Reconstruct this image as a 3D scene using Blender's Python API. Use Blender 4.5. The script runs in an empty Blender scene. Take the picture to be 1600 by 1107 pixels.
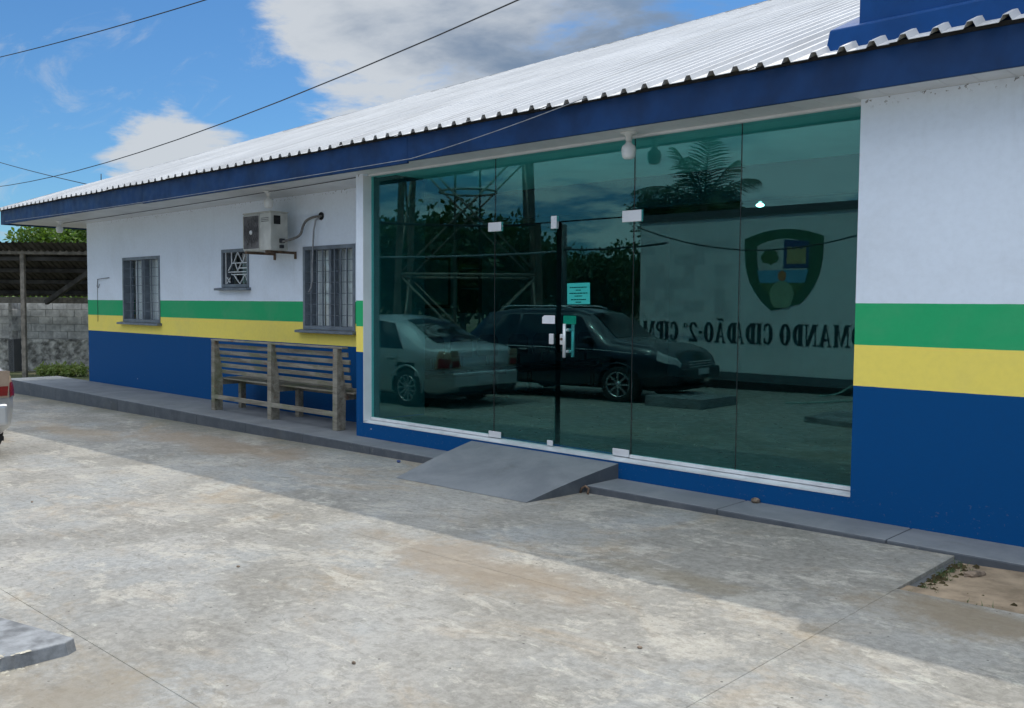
import bpy, bmesh, math, random
from mathutils import Vector, Matrix
import numpy as np
R = math.radians
rnd = random.Random(7)
scene = bpy.context.scene
COL = scene.collection

# ------------------------------------------------------------------ camera
CAMZ = 1.60
YAW, PITCH, ROLL = R(43.5564), R(3.15917), R(-0.41998)
def cam_axes():
    f = Vector((-math.sin(YAW)*math.cos(PITCH), math.cos(YAW)*math.cos(PITCH), -math.sin(PITCH)))
    r = Vector((math.cos(YAW), math.sin(YAW), 0))
    d = f.cross(r)
    c, s = math.cos(ROLL), math.sin(ROLL)
    return c*r + s*d, -s*r + c*d, f
_r, _d, _f = cam_axes()
cam = bpy.data.cameras.new('camera')
cam.sensor_width = 36.0
cam.lens = 36.0*1440/1600
cam.clip_start, cam.clip_end = 0.05, 6000
cam_o = bpy.data.objects.new('camera', cam)
COL.objects.link(cam_o)
u = -_d; b = -_f
cam_o.matrix_world = Matrix(((_r.x, u.x, b.x, 0), (_r.y, u.y, b.y, -6.58), (_r.z, u.z, b.z, CAMZ), (0, 0, 0, 1)))
scene.camera = cam_o

# ------------------------------------------------------------------ sun, sky, exposure
SUN = Vector((-0.18, 0.55, 1.0)).normalized()
SUN_EL = math.asin(SUN.z); SUN_AZ = math.atan2(SUN.x, SUN.y)
sl = bpy.data.lights.new('sun', 'SUN'); sl.energy = 2.0; sl.angle = R(0.53); sl.color = (1.0, 0.925, 0.80)
so = bpy.data.objects.new('sun', sl); COL.objects.link(so)
so.rotation_euler = SUN.to_track_quat('Z', 'Y').to_euler(); so.location = (-10, 20, 40)

world = bpy.data.worlds.new('World'); scene.world = world; world.use_nodes = True
wt = world.node_tree; wt.nodes.clear()
def wn(t, **k):
    n = wt.nodes.new(t)
    for a, v in k.items(): setattr(n, a, v)
    return n
def wl(a, b): wt.links.new(a, b)
w_out = wn('ShaderNodeOutputWorld')
sky = wn('ShaderNodeTexSky', sky_type='NISHITA'); sky.sun_disc = False
sky.sun_elevation = SUN_EL; sky.sun_rotation = SUN_AZ
sky.air_density = 1.0; sky.dust_density = 0.15; sky.ozone_density = 2.2
bg_sky = wn('ShaderNodeBackground'); bg_sky.inputs['Strength'].default_value = 0.086
tint = wn('ShaderNodeMix', data_type='RGBA', blend_type='MULTIPLY'); tint.inputs[0].default_value = 1.0
wl(sky.outputs[0], tint.inputs[6]); tint.inputs[7].default_value = (0.50, 0.84, 1.12, 1)
wl(tint.outputs[2], bg_sky.inputs['Color'])
tc = wn('ShaderNodeTexCoord')
nrm = wn('ShaderNodeVectorMath', operation='NORMALIZE'); wl(tc.outputs['Generated'], nrm.inputs[0])
sep = wn('ShaderNodeSeparateXYZ'); wl(nrm.outputs[0], sep.inputs[0])
def wmath(op, a, b=None, c=None, clamp=False):
    n = wn('ShaderNodeMath', operation=op); n.use_clamp = clamp
    for i, v in enumerate((a, b, c)):
        if v is None: continue
        if isinstance(v, (int, float)): n.inputs[i].default_value = v
        else: wl(v, n.inputs[i])
    return n.outputs[0]
zz = wmath('ADD', wmath('MAXIMUM', sep.outputs['Z'], 0.0), 0.16)
px = wmath('DIVIDE', sep.outputs['X'], zz); py = wmath('DIVIDE', sep.outputs['Y'], zz)
cmb = wn('ShaderNodeCombineXYZ'); wl(px, cmb.inputs[0]); wl(py, cmb.inputs[1])
n1 = wn('ShaderNodeTexNoise'); n1.inputs['Scale'].default_value = 2.5; n1.inputs['Detail'].default_value = 12
n1.inputs['Roughness'].default_value = 0.62; n1.inputs['Distortion'].default_value = 0.25; wl(cmb.outputs[0], n1.inputs['Vector'])
n2 = wn('ShaderNodeTexNoise'); n2.inputs['Scale'].default_value = 2.3; n2.inputs['Detail'].default_value = 7
mp = wn('ShaderNodeMapping'); mp.inputs['Location'].default_value = (3.1, -1.7, 0.6); wl(cmb.outputs[0], mp.inputs[0]); wl(mp.outputs[0], n2.inputs['Vector'])
def blob(c, rad, amt):
    c = Vector(c).normalized()
    dt = wn('ShaderNodeVectorMath', operation='DOT_PRODUCT'); wl(nrm.outputs[0], dt.inputs[0]); dt.inputs[1].default_value = c
    mr = wn('ShaderNodeMapRange', interpolation_type='SMOOTHSTEP'); wl(dt.outputs['Value'], mr.inputs[0])
    mr.inputs[1].default_value = math.cos(R(rad)); mr.inputs[2].default_value = 1.0
    mr.inputs[3].default_value = 0.0; mr.inputs[4].default_value = amt
    return mr.outputs[0]
# clouds made brighter and denser opposite the sun and overhead, added to fill the shade
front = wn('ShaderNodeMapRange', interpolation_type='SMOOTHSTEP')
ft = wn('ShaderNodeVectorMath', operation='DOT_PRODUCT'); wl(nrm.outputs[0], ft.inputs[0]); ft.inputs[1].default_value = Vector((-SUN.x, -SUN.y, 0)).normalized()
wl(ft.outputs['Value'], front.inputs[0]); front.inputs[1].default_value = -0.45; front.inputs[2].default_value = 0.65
dens = wmath('ADD', wmath('ADD', n1.outputs['Fac'], wmath('MULTIPLY', front.outputs[0], 0.07)), wmath('MULTIPLY', wmath('MAXIMUM', wmath('SUBTRACT', sep.outputs['Z'], 0.40), 0.0), 0.30))
# cloud banks of this day's sky: big grey bank high over the roof, small white ones lower, cumulus opposite
for c, rad, amt in (((-.78, .565, .262), 7, .10), ((-.70, .655, .285), 15, .145), ((-.60, .70, .38), 16, .15), ((-.835, .51, .20), 5, -.10), ((-.885, .433, .162), 5.0, .15), ((-.905, .40, .158), 4.5, .13), ((-.88, .455, .115), 6, .20),
                    ((-.94, .31, .24), 13, -.20), ((-.88, .40, .27), 8, -.12), ((-.455, -.875, .175), 5, .30), ((-.40, -.905, .165), 4, .26), ((-.50, -.85, .10), 9, .14),
                    ((-.55, -.80, .22), 14, .10), ((-.80, -.58, .2), 13, .06)):
    dens = wmath('ADD', dens, blob(c, rad, amt))
mask = wn('ShaderNodeMapRange', interpolation_type='SMOOTHSTEP'); wl(dens, mask.inputs[0])
mask.inputs[1].default_value = 0.535; mask.inputs[2].default_value = 0.73; mask.inputs[3].default_value = 0; mask.inputs[4].default_value = 0.93
up = wn('ShaderNodeMapRange'); wl(sep.outputs['Z'], up.inputs[0]); up.inputs[1].default_value = -0.02; up.inputs[2].default_value = 0.05
n3 = wn('ShaderNodeTexNoise'); n3.inputs['Scale'].default_value = 3.4; n3.inputs['Detail'].default_value = 10; n3.inputs['Roughness'].default_value = 0.66; n3.inputs['Distortion'].default_value = 0.8
mp3 = wn('ShaderNodeMapping'); mp3.inputs['Scale'].default_value = (0.55, 1.5, 1); mp3.inputs['Rotation'].default_value = (0, 0, 0.6); wl(cmb.outputs[0], mp3.inputs[0]); wl(mp3.outputs[0], n3.inputs['Vector'])
wisp = wn('ShaderNodeMapRange', interpolation_type='SMOOTHSTEP'); wl(n3.outputs['Fac'], wisp.inputs[0]); wisp.inputs[1].default_value = 0.52; wisp.inputs[2].default_value = 0.74; wisp.inputs[3].default_value = 0; wisp.inputs[4].default_value = 0.42
mask_h = wmath('MULTIPLY', wmath('MAXIMUM', mask.outputs[0], wisp.outputs[0]), up.outputs[0])
shade = wn('ShaderNodeMapRange', interpolation_type='SMOOTHSTEP')
wl(wmath('ADD', wmath('ADD', wmath('MULTIPLY', n2.outputs['Fac'], 0.55), wmath('MULTIPLY', n1.outputs['Fac'], 0.45)), blob((-.52, .76, .38), 24, .22)), shade.inputs[0])
shade.inputs[1].default_value = 0.50; shade.inputs[2].default_value = 0.78; shade.inputs[3].default_value = 0; shade.inputs[4].default_value = 1
ccol = wn('ShaderNodeMix', data_type='RGBA'); wl(shade.outputs[0], ccol.inputs[0])
ccol.inputs[6].default_value = (0.56, 0.59, 0.62, 1); ccol.inputs[7].default_value = (0.17, 0.23, 0.32, 1)
bg_cl = wn('ShaderNodeBackground'); 
# extra cloud brightness around the high sun, added as fill for the shade
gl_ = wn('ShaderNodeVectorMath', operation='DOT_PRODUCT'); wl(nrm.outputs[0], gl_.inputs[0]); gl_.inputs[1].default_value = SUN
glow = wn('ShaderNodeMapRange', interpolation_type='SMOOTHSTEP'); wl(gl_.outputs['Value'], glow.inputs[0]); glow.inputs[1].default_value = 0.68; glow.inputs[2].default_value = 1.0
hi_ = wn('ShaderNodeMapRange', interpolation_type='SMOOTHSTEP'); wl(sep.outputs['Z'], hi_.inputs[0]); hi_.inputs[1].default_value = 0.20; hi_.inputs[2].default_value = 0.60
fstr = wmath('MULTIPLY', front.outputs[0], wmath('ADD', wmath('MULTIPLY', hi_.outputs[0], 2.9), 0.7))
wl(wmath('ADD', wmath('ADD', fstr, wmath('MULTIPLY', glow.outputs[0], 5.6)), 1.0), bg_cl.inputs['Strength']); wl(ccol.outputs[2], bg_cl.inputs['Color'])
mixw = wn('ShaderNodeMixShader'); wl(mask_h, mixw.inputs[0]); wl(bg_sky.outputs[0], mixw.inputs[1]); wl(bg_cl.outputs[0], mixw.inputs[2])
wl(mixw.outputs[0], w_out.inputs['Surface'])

vs = scene.view_settings
vs.view_transform = 'Standard'; vs.look = 'None'; vs.exposure = 0.15; vs.gamma = 1.0; vs.use_curve_mapping = False
scene.render.engine = 'CYCLES'
scene.cycles.max_bounces = 10; scene.cycles.transparent_max_bounces = 24
scene.cycles.glossy_bounces = 4; scene.cycles.diffuse_bounces = 5
scene.cycles.use_denoising = True

# ------------------------------------------------------------------ materials
def nm(name):
    m = bpy.data.materials.new(name); m.use_nodes = True
    nt = m.node_tree
    return m, nt, nt.nodes['Principled BSDF']
def link(nt, a, b): nt.links.new(a, b)
def node(nt, t, **k):
    n = nt.nodes.new(t)
    for a, v in k.items(): setattr(n, a, v)
    return n
def noise(nt, vec, scale, detail=4, rough=0.55, dist=0.0, stretch=None, rotz=0):
    if stretch or rotz:
        mpn = node(nt, 'ShaderNodeMapping'); mpn.inputs['Scale'].default_value = stretch or (1, 1, 1)
        mpn.inputs['Rotation'].default_value = (0, 0, rotz)
        link(nt, vec, mpn.inputs[0]); vec = mpn.outputs[0]
    n = node(nt, 'ShaderNodeTexNoise'); n.inputs['Scale'].default_value = scale; n.inputs['Detail'].default_value = detail
    n.inputs['Roughness'].default_value = rough; n.inputs['Distortion'].default_value = dist
    link(nt, vec, n.inputs['Vector']); return n.outputs['Fac']
def ramp(nt, fac, a, b, lo=0.0, hi=1.0):
    m = node(nt, 'ShaderNodeMapRange', interpolation_type='SMOOTHSTEP'); link(nt, fac, m.inputs[0])
    m.inputs[1].default_value = a; m.inputs[2].default_value = b; m.inputs[3].default_value = lo; m.inputs[4].default_value = hi
    return m.outputs[0]
def mixc(nt, fac, a, b, mode='MIX'):
    m = node(nt, 'ShaderNodeMix', data_type='RGBA', blend_type=mode)
    for i, v in ((0, fac), (6, a), (7, b)):
        if isinstance(v, (int, float)): m.inputs[i].default_value = v
        elif isinstance(v, tuple): m.inputs[i].default_value = (*v, 1)
        else: link(nt, v, m.inputs[i])
    return m.outputs[2]
def mth(nt, op, a, b=0.0):
    m = node(nt, 'ShaderNodeMath', operation=op)
    for i, v in enumerate((a, b)):
        if isinstance(v, (int, float)): m.inputs[i].default_value = v
        else: link(nt, v, m.inputs[i])
    return m.outputs[0]
def bump(nt, bsdf, h, strength=0.3, dist=0.01):
    bn = node(nt, 'ShaderNodeBump'); bn.inputs['Strength'].default_value = strength; bn.inputs['Distance'].default_value = dist
    link(nt, h, bn.inputs['Height']); link(nt, bn.outputs[0], bsdf.inputs['Normal'])
def coords(nt, world_space=True):
    if world_space:
        return node(nt, 'ShaderNodeNewGeometry').outputs['Position']
    return node(nt, 'ShaderNodeTexCoord').outputs['Object']

def plain(name, col, rough=0.6, metal=0.0, var=0.12, scale=6.0, bmp=0.0, spec=0.5, world_space=True, stretch=None, bscale=None):
    """a coloured surface with uneven tone and fine relief"""
    m, nt, bs = nm(name)
    P = coords(nt, world_space)
    f = noise(nt, P, scale, 5, 0.6, 0.2, stretch)
    dark = tuple(c*(1-var*1.6) for c in col); lite = tuple(min(1, c*(1+var)) for c in col)
    link(nt, mixc(nt, ramp(nt, f, .3, .7), dark, lite), bs.inputs['Base Color'])
    bs.inputs['Metallic'].default_value = metal
    bs.inputs['Specular IOR Level'].default_value = spec
    link(nt, ramp(nt, noise(nt, P, scale*3.1, 3), .3, .7, max(0, rough-.08), min(1, rough+.08)), bs.inputs['Roughness'])
    if bmp: bump(nt, bs, noise(nt, P, bscale or scale*8, 4), bmp, .004)
    return m

GREEN, YELLOW, BLUE, WHITE = (.026, .41, .16), (.98, .80, .16), (.0006, .068, .225), (.785, .86, .955)
def painted_wall(name, z1, z2, z3):
    """white masonry with the green, yellow and blue painted bands, hard paint edges by height"""
    m, nt, bs = nm(name)
    P = coords(nt)
    sp = node(nt, 'ShaderNodeSeparateXYZ'); link(nt, P, sp.inputs[0])
    wob = mth(nt, 'MULTIPLY', mth(nt, 'SUBTRACT', noise(nt, P, 5.0, 4), .5), .006)
    z = mth(nt, 'ADD', sp.outputs['Z'], wob)
    def above(t): return mth(nt, 'GREATER_THAN', z, t)
    c = mixc(nt, above(z3), BLUE, YELLOW)
    c = mixc(nt, above(z2), c, GREEN)
    c = mixc(nt, above(z1), c, WHITE)
    # roller marks and grime
    blot = noise(nt, P, 1.3, 6, .65, .4)
    up_ = above(z3)
    c = mixc(nt, mth(nt, 'MULTIPLY', up_, ramp(nt, blot, .42, .75, 0, .13)), c, (.36, .35, .32))
    fine = noise(nt, P, 23, 4, .6)
    c = mixc(nt, ramp(nt, fine, .3, .8, 0, .05), c, (.02, .025, .03))
    stk = noise(nt, P, 3.2, 5, .6, .1, (1.0, 1.0, .10))
    c = mixc(nt, mth(nt, 'MULTIPLY', mth(nt, 'ADD', mth(nt, 'MULTIPLY', up_, .75), .25), ramp(nt, stk, .58, .80, 0, .16)), c, (.22, .21, .19))
    # chipped paint specks low on the wall, soot below the eave
    chip = node(nt, 'ShaderNodeTexVoronoi'); chip.inputs['Scale'].default_value = 5.5; link(nt, P, chip.inputs['Vector'])
    chipm = mth(nt, 'MULTIPLY', mth(nt, 'LESS_THAN', mth(nt, 'ADD', chip.outputs['Distance'], mth(nt, 'MULTIPLY', fine, .05)), .075),
                mth(nt, 'MULTIPLY', mth(nt, 'LESS_THAN', sp.outputs['Z'], .34), mth(nt, 'GREATER_THAN', noise(nt, P, 2.1, 2), .55)))
    c = mixc(nt, chipm, c, (.50, .50, .48))
    spl = mth(nt, 'MULTIPLY', mth(nt, 'GREATER_THAN', noise(nt, P, 38, 4, .7), .64), mth(nt, 'LESS_THAN', sp.outputs['Z'], .30))
    c = mixc(nt, mth(nt, 'MULTIPLY', spl, .20), c, (.20, .20, .20))                     # mud splashes
    soot = mth(nt, 'MULTIPLY', mth(nt, 'GREATER_THAN', noise(nt, P, 30, 3), .63), ramp(nt, mth(nt, 'ADD', sp.outputs['Z'], mth(nt, 'MULTIPLY', noise(nt, P, 4, 3), .12)), 3.02, 3.10))
    c = mixc(nt, mth(nt, 'MULTIPLY', soot, .75), c, (.06, .055, .05))
    link(nt, c, bs.inputs['Base Color'])
    bs.inputs['Roughness'].default_value = .6; bs.inputs['Specular IOR Level'].default_value = .12
    bump(nt, bs, mth(nt, 'ADD', noise(nt, P, 60, 4), mth(nt, 'MULTIPLY', noise(nt, P, 3, 3), .8)), .09, .006)
    return m

def concrete_yard(name):
    m, nt, bs = nm(name)
    P = coords(nt)
    sp = node(nt, 'ShaderNodeSeparateXYZ'); link(nt, P, sp.inputs[0])
    big = noise(nt, P, .42, 6, .62, .6)
    c = mixc(nt, ramp(nt, big, .40, .60), (0.217, 0.207, 0.184), (0.325, 0.317, 0.295))
    grey = noise(nt, P, .55, 5, .6, .5, (1, 1, 1), .6)
    c = mixc(nt, ramp(nt, grey, .48, .62, 0, .7), c, (0.295, 0.311, 0.314))
    tan = noise(nt, P, .75, 6, .68, .9, (.8, 1.2, 1), .5)
    c = mixc(nt, ramp(nt, tan, .52, .68, 0, .55), c, (0.364, 0.273, 0.166))
    tan2 = noise(nt, P, 1.7, 7, .72, .4, (1, 1.4, 1), 1.1)
    c = mixc(nt, ramp(nt, tan2, .56, .70, 0, .4), c, (0.295, 0.225, 0.135))
    # trowel sweeps worn pale
    swp = noise(nt, P, 2.2, 9, .76, .5, (.8, 1.5, 1), .62)
    c = mixc(nt, ramp(nt, swp, .53, .62, 0, .55), c, (0.491, 0.465, 0.405))
    swp2 = noise(nt, P, 5.0, 9, .78, .4, (.7, 1.5, 1), -.35)
    c = mixc(nt, ramp(nt, swp2, .57, .63, 0, .55), c, (0.521, 0.506, 0.432))
    wear = noise(nt, P, 1.1, 9, .8, .2)
    c = mixc(nt, ramp(nt, wear, .54, .58, 0, .5), c, (0.462, 0.431, 0.369))
    drk = noise(nt, P, 7.0, 7, .75, .3, (.7, 1.7, 1), .4)
    c = mixc(nt, ramp(nt, drk, .53, .62, 0, .5), c, (0.152, 0.144, 0.126))
    grit = noise(nt, P, 95, 3, .7)
    c = mixc(nt, ramp(nt, grit, .45, .75, 0, .30), c, (0.157, 0.148, 0.130))
    mott = noise(nt, P, 22, 8, .8, .3)
    c = mixc(nt, ramp(nt, mott, .40, .62, 0, .30), c, (0.397, 0.386, 0.346))
    c = mixc(nt, ramp(nt, mott, .56, .40, 0, .30), c, (0.145, 0.138, 0.121))
    # hairline cracks
    ck = node(nt, 'ShaderNodeTexVoronoi', feature='DISTANCE_TO_EDGE'); ck.inputs['Scale'].default_value = .38
    wv = node(nt, 'ShaderNodeVectorMath', operation='ADD'); link(nt, P, wv.inputs[0])
    nv_ = node(nt, 'ShaderNodeTexNoise'); nv_.inputs['Scale'].default_value = 1.6; nv_.inputs['Detail'].default_value = 6; link(nt, P, nv_.inputs['Vector'])
    link(nt, nv_.outputs['Color'], wv.inputs[1]); link(nt, wv.outputs[0], ck.inputs['Vector'])
    crack = mth(nt, 'MULTIPLY', mth(nt, 'LESS_THAN', ck.outputs['Distance'], .0018), mth(nt, 'GREATER_THAN', noise(nt, P, .7, 3), .52))
    c = mixc(nt, mth(nt, 'MULTIPLY', crack, .22), c, (0.065, 0.062, 0.055))
    spk = node(nt, 'ShaderNodeTexVoronoi'); spk.inputs['Scale'].default_value = 9; link(nt, P, spk.inputs['Vector'])
    c = mixc(nt, mth(nt, 'LESS_THAN', spk.outputs['Distance'], .055), c, (0.088, 0.081, 0.072))
    for (sx_, sy_, ex, ey, col_, amt) in ((-1.2, -1.75, 1.1, .34, (0.195, 0.149, 0.093), .75), (-4.0, -2.75, 1.3, .42, (0.238, 0.185, 0.128), .6), (-2.9, -2.15, .8, .22, (0.209, 0.171, 0.110), .55), (-2.4, -4.9, 1.1, .5, (0.246, 0.201, 0.140), .6), (-9.6, -1.2, 2.2, .5, (0.260, 0.182, 0.110), .55), (-12.4, -1.9, 1.6, .35, (0.289, 0.218, 0.140), .55), (-3.4, -5.3, 1.0, .5, (0.238, 0.194, 0.132), .6)):
        mpv = node(nt, 'ShaderNodeMapping'); mpv.vector_type = 'POINT'; mpv.inputs['Location'].default_value = (-sx_/ex, -sy_/ey, 0); mpv.inputs['Scale'].default_value = (1/ex, 1/ey, 0)
        link(nt, P, mpv.inputs[0])
        ln = node(nt, 'ShaderNodeVectorMath', operation='LENGTH'); link(nt, mpv.outputs[0], ln.inputs[0])
        c = mixc(nt, ramp(nt, mth(nt, 'ADD', ln.outputs['Value'], mth(nt, 'MULTIPLY', mth(nt, 'SUBTRACT', wear, .5), 3.2)), 1.1, .25, 0, amt), c, col_)
    # damp algae along the kerb foot, brown water stain in front of it
    foot = ramp(nt, mth(nt, 'ADD', sp.outputs['Y'], mth(nt, 'MULTIPLY', noise(nt, P, 1.4, 5), .8)), -.55, .05, 0, .55)
    foot = mth(nt, 'MULTIPLY', foot, ramp(nt, sp.outputs['X'], -7.0, -10.5, .25, 1))
    c = mixc(nt, foot, c, (0.083, 0.089, 0.054))
    link(nt, c, bs.inputs['Base Color'])
    link(nt, ramp(nt, swp, .35, .7, .62, .88), bs.inputs['Roughness'])
    bs.inputs['Specular IOR Level'].default_value = .3
    h = mth(nt, 'ADD', mth(nt, 'MULTIPLY', noise(nt, P, 70, 5, .7), .5), mth(nt, 'ADD', swp2, mth(nt, 'MULTIPLY', drk, .7)))
    bump(nt, bs, h, .35, .008)
    return m

def leafy(name, a, b, trans=.25):
    m, nt, bs = nm(name)
    g = node(nt, 'ShaderNodeNewGeometry')
    P = g.outputs['Position']
    c = mixc(nt, g.outputs['Random Per Island'], a, b)
    c = mixc(nt, ramp(nt, noise(nt, P, .8, 3), .35, .65, 0, .35), c, tuple(x*.55 for x in a))
    link(nt, c, bs.inputs['Base Color']); bs.inputs['Roughness'].default_value = .5
    tr = node(nt, 'ShaderNodeBsdfTranslucent'); link(nt, mixc(nt, .5, c, (b[0]*1.6, b[1]*1.7, b[2])), tr.inputs['Color'])
    mx = node(nt, 'ShaderNodeMixShader'); mx.inputs[0].default_value = trans
    out = nt.nodes['Material Output']
    link(nt, bs.outputs[0], mx.inputs[1]); link(nt, tr.outputs[0], mx.inputs[2]); link(nt, mx.outputs[0], out.inputs['Surface'])
    return m

def glass(name, tint, rough=0.0, gcol=(1, 1, 1)):
    """tinted sheet glass: Fresnel mirror over a coloured clear body (each face adds its own reflection)"""
    m, nt, bs = nm(name)
    nt.nodes.remove(bs)
    lw = node(nt, 'ShaderNodeNewGeometry')
    dt = node(nt, 'ShaderNodeVectorMath', operation='DOT_PRODUCT'); link(nt, lw.outputs['Normal'], dt.inputs[0]); link(nt, lw.outputs['Incoming'], dt.inputs[1])
    ca = mth(nt, 'ABSOLUTE', dt.outputs['Value'])
    k = mth(nt, 'POWER', mth(nt, 'SUBTRACT', 1.0, ca), 5.0)
    fr = mth(nt, 'ADD', mth(nt, 'MULTIPLY', k, .945), .056)
    gl = node(nt, 'ShaderNodeBsdfGlossy'); gl.inputs['Roughness'].default_value = rough; gl.inputs['Color'].default_value = (*gcol, 1)
    P = coords(nt)
    bn = node(nt, 'ShaderNodeBump'); bn.inputs['Strength'].default_value = .006; bn.inputs['Distance'].default_value = .004
    link(nt, noise(nt, P, 1.1, 2), bn.inputs['Height']); link(nt, bn.outputs[0], gl.inputs['Normal'])
    tb = node(nt, 'ShaderNodeBsdfTransparent'); tb.inputs['Color'].default_value = (*[t**.5 for t in tint], 1)
    mx = node(nt, 'ShaderNodeMixShader'); link(nt, fr, mx.inputs[0]); link(nt, tb.outputs[0], mx.inputs[1]); link(nt, gl.outputs[0], mx.inputs[2])
    link(nt, mx.outputs[0], nt.nodes['Material Output'].inputs['Surface'])
    return m

def emissive(name, col, s):
    m, nt, bs = nm(name)
    bs.inputs['Base Color'].default_value = (*col, 1); bs.inputs['Emission Color'].default_value = (*col, 1); bs.inputs['Emission Strength'].default_value = s
    return m

def car_paint(name, col, metal=.5):
    m, nt, bs = nm(name)
    P = coords(nt, False)
    link(nt, mixc(nt, ramp(nt, noise(nt, P, 2.5, 4), .4, .7, 0, .12), col, tuple(c*.6 for c in col)), bs.inputs['Base Color'])
    bs.inputs['Metallic'].default_value = metal; bs.inputs['Roughness'].default_value = .32; bs.inputs['Coat Weight'].default_value = .8; bs.inputs['Coat Roughness'].default_value = .06
    return m

def wood_weathered(name):
    m, nt, bs = nm(name)
    P = coords(nt, False)
    o = node(nt, 'ShaderNodeObjectInfo')
    off = node(nt, 'ShaderNodeVectorMath', operation='ADD'); link(nt, P, off.inputs[0]); link(nt, o.outputs['Location'], off.inputs[1])
    P = off.outputs[0]
    g = noise(nt, P, 14, 7, .7, .3, (.12, 1, 1))
    c = mixc(nt, ramp(nt, g, .3, .7), (.13, .115, .085), (.30, .285, .24))
    c = mixc(nt, ramp(nt, noise(nt, P, 2.2, 5, .65), .50, .68, 0, .6), c, (.13, .16, .075))
    c = mixc(nt, ramp(nt, noise(nt, P, 3.4, 5, .7), .60, .70, 0, .7), c, (.20, .10, .055))
    c = mixc(nt, ramp(nt, noise(nt, P, 8, 6, .7), .62, .72, 0, .6), c, (.42, .42, .39))
    link(nt, c, bs.inputs['Base Color']); bs.inputs['Roughness'].default_value = .85
    bump(nt, bs, g, .6, .006)
    return m

M = {}
M['wall_r'] = painted_wall('painted_wall', 1.617, 1.322, 1.028)
M['wall_l'] = painted_wall('painted_wall_recessed', 1.602, 1.322, 1.026)
M['yard'] = concrete_yard('yard_concrete')
M['white'] = plain('white_paint', (.74, .75, .76), .5, var=.05, scale=2.5, bmp=.06)
M['soffit'] = plain('soffit_white_plastic', (.66, .67, .68), .45, var=.07, scale=1.5)
M['navy'] = plain('navy_fascia_paint', (.004, .036, .125), .5, var=.2, scale=2.2, bmp=.08, spec=.25)
M['blue'] = plain('blue_masonry_paint', (.001, .055, .21), .55, var=.12, scale=2.0, bmp=.12, spec=.25)
def roof_mat():
    m, nt, bs = nm('roof_galvanised_white')
    P = coords(nt)
    c = mixc(nt, ramp(nt, noise(nt, P, .7, 5), .35, .7), (.58, .577, .57), (.67, .665, .655))
    c = mixc(nt, ramp(nt, noise(nt, P, 2.0, 6, .7, 0, (4.5, .22, .22)), .50, .66, 0, .55), c, (.42, .41, .39))
    oi = node(nt, 'ShaderNodeObjectInfo')
    c = mixc(nt, mth(nt, 'MULTIPLY', oi.outputs['Random'], .22), c, (.38, .38, .38))
    c = mixc(nt, ramp(nt, noise(nt, P, 14, 4, .7), .66, .74, 0, .5), c, (.40, .38, .36))
    link(nt, c, bs.inputs['Base Color']); bs.inputs['Roughness'].default_value = .5; bs.inputs['Metallic'].default_value = .1
    return m
M['roof'] = roof_mat()
M['greypaint'] = plain('grey_floor_paint', (.175, .195, .225), .62, var=.17, scale=2.4, bmp=.25, bscale=45)
M['kerbface'] = plain('grey_kerb_paint', (.105, .12, .145), .6, var=.24, scale=3.5, bmp=.3, bscale=30)
M['dirt'] = plain('sandy_dirt', (.31, .24, .17), .95, var=.22, scale=5, bmp=.6, bscale=60, spec=.1)
M['moss'] = plain('damp_moss_soil', (.075, .06, .03), .95, var=.4, scale=7, bmp=.8, bscale=50, spec=.1)
M['coverpaint'] = plain('worn_grey_cover', (.225, .235, .245), .85, var=.32, scale=7.5, bmp=.8, bscale=55)
M['crumb'] = plain('concrete_crumbs', (.46, .43, .35), .9, var=.2, scale=20)
M['stone'] = plain('stone_chunk', (.20, .15, .11), .9, var=.3, scale=20, bmp=.5)
M['glass'] = glass('green_glass', (.30, .86, .83), 0.0, (.62, 1.0, 1.0))
M['winglass'] = glass('window_glass', (.86, .91, .92))
M['chrome'] = plain('brushed_steel', (.72, .73, .75), .42, metal=.45, var=.03, scale=4)
M['alu'] = plain('aluminium_white', (.70, .72, .74), .4, metal=.2, var=.08, scale=5)
M['black'] = plain('black_rubber', (.012, .012, .013), .7, var=.3, scale=9)
M['darkplastic'] = plain('dark_plastic', (.018, .019, .022), .42, var=.2, scale=9)
M['greyframe'] = plain('grey_window_paint', (.16, .19, .225), .5, var=.15, scale=8, bmp=.1)
M['curtain'] = plain('curtain_cloth', (.86, .89, .90), .85, var=.18, scale=3, stretch=(6, 1, .2))
M['acwhite'] = plain('ac_cream_metal', (.53, .53, .49), .5, var=.10, scale=6)
M['acdirty'] = plain('ac_grille_grey', (.105, .10, .10), .6, var=.3, scale=11)
M['rust'] = plain('rusty_steel', (.14, .09, .06), .8, var=.35, scale=14, bmp=.3)
M['towersteel'] = plain('tower_steel', (.27, .22, .17), .6, metal=.15, var=.25, scale=3)
M['cable'] = plain('cable_black', (.02, .022, .026), .6, var=.2, scale=20)
M['cablegrey'] = plain('cable_grey', (.30, .31, .33), .6, var=.15, scale=12)
M['tapegrey'] = plain('pipe_wrap_grey', (.20, .19, .18), .75, var=.25, scale=30, bmp=.3)
M['bulb'] = plain('bulb_white_glass', (.72, .73, .72), .35, var=.05, scale=6)
M['wood'] = wood_weathered('weathered_wood')
M['block'] = plain('concrete_block', (.55, .54, .51), .92, var=.2, scale=5, bmp=.7, bscale=55, spec=.2)
M['mortar'] = plain('mortar', (.42, .41, .39), .95, var=.25, scale=9, bmp=.6)
M['rubble'] = plain('rough_plaster', (.45, .44, .40), .95, var=.45, scale=5.5, bmp=1.0, bscale=18, spec=.2)
M['shedroof'] = plain('shed_roof_sheet', (.055, .052, .048), .75, var=.4, scale=2.5, stretch=(1, 1, 1))
M['shedwood'] = plain('shed_timber', (.22, .20, .17), .85, var=.25, scale=7, bmp=.4)
M['leaf_a'] = leafy('leaf_bright', (.055, .13, .018), (.15, .24, .035), .38)
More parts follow.
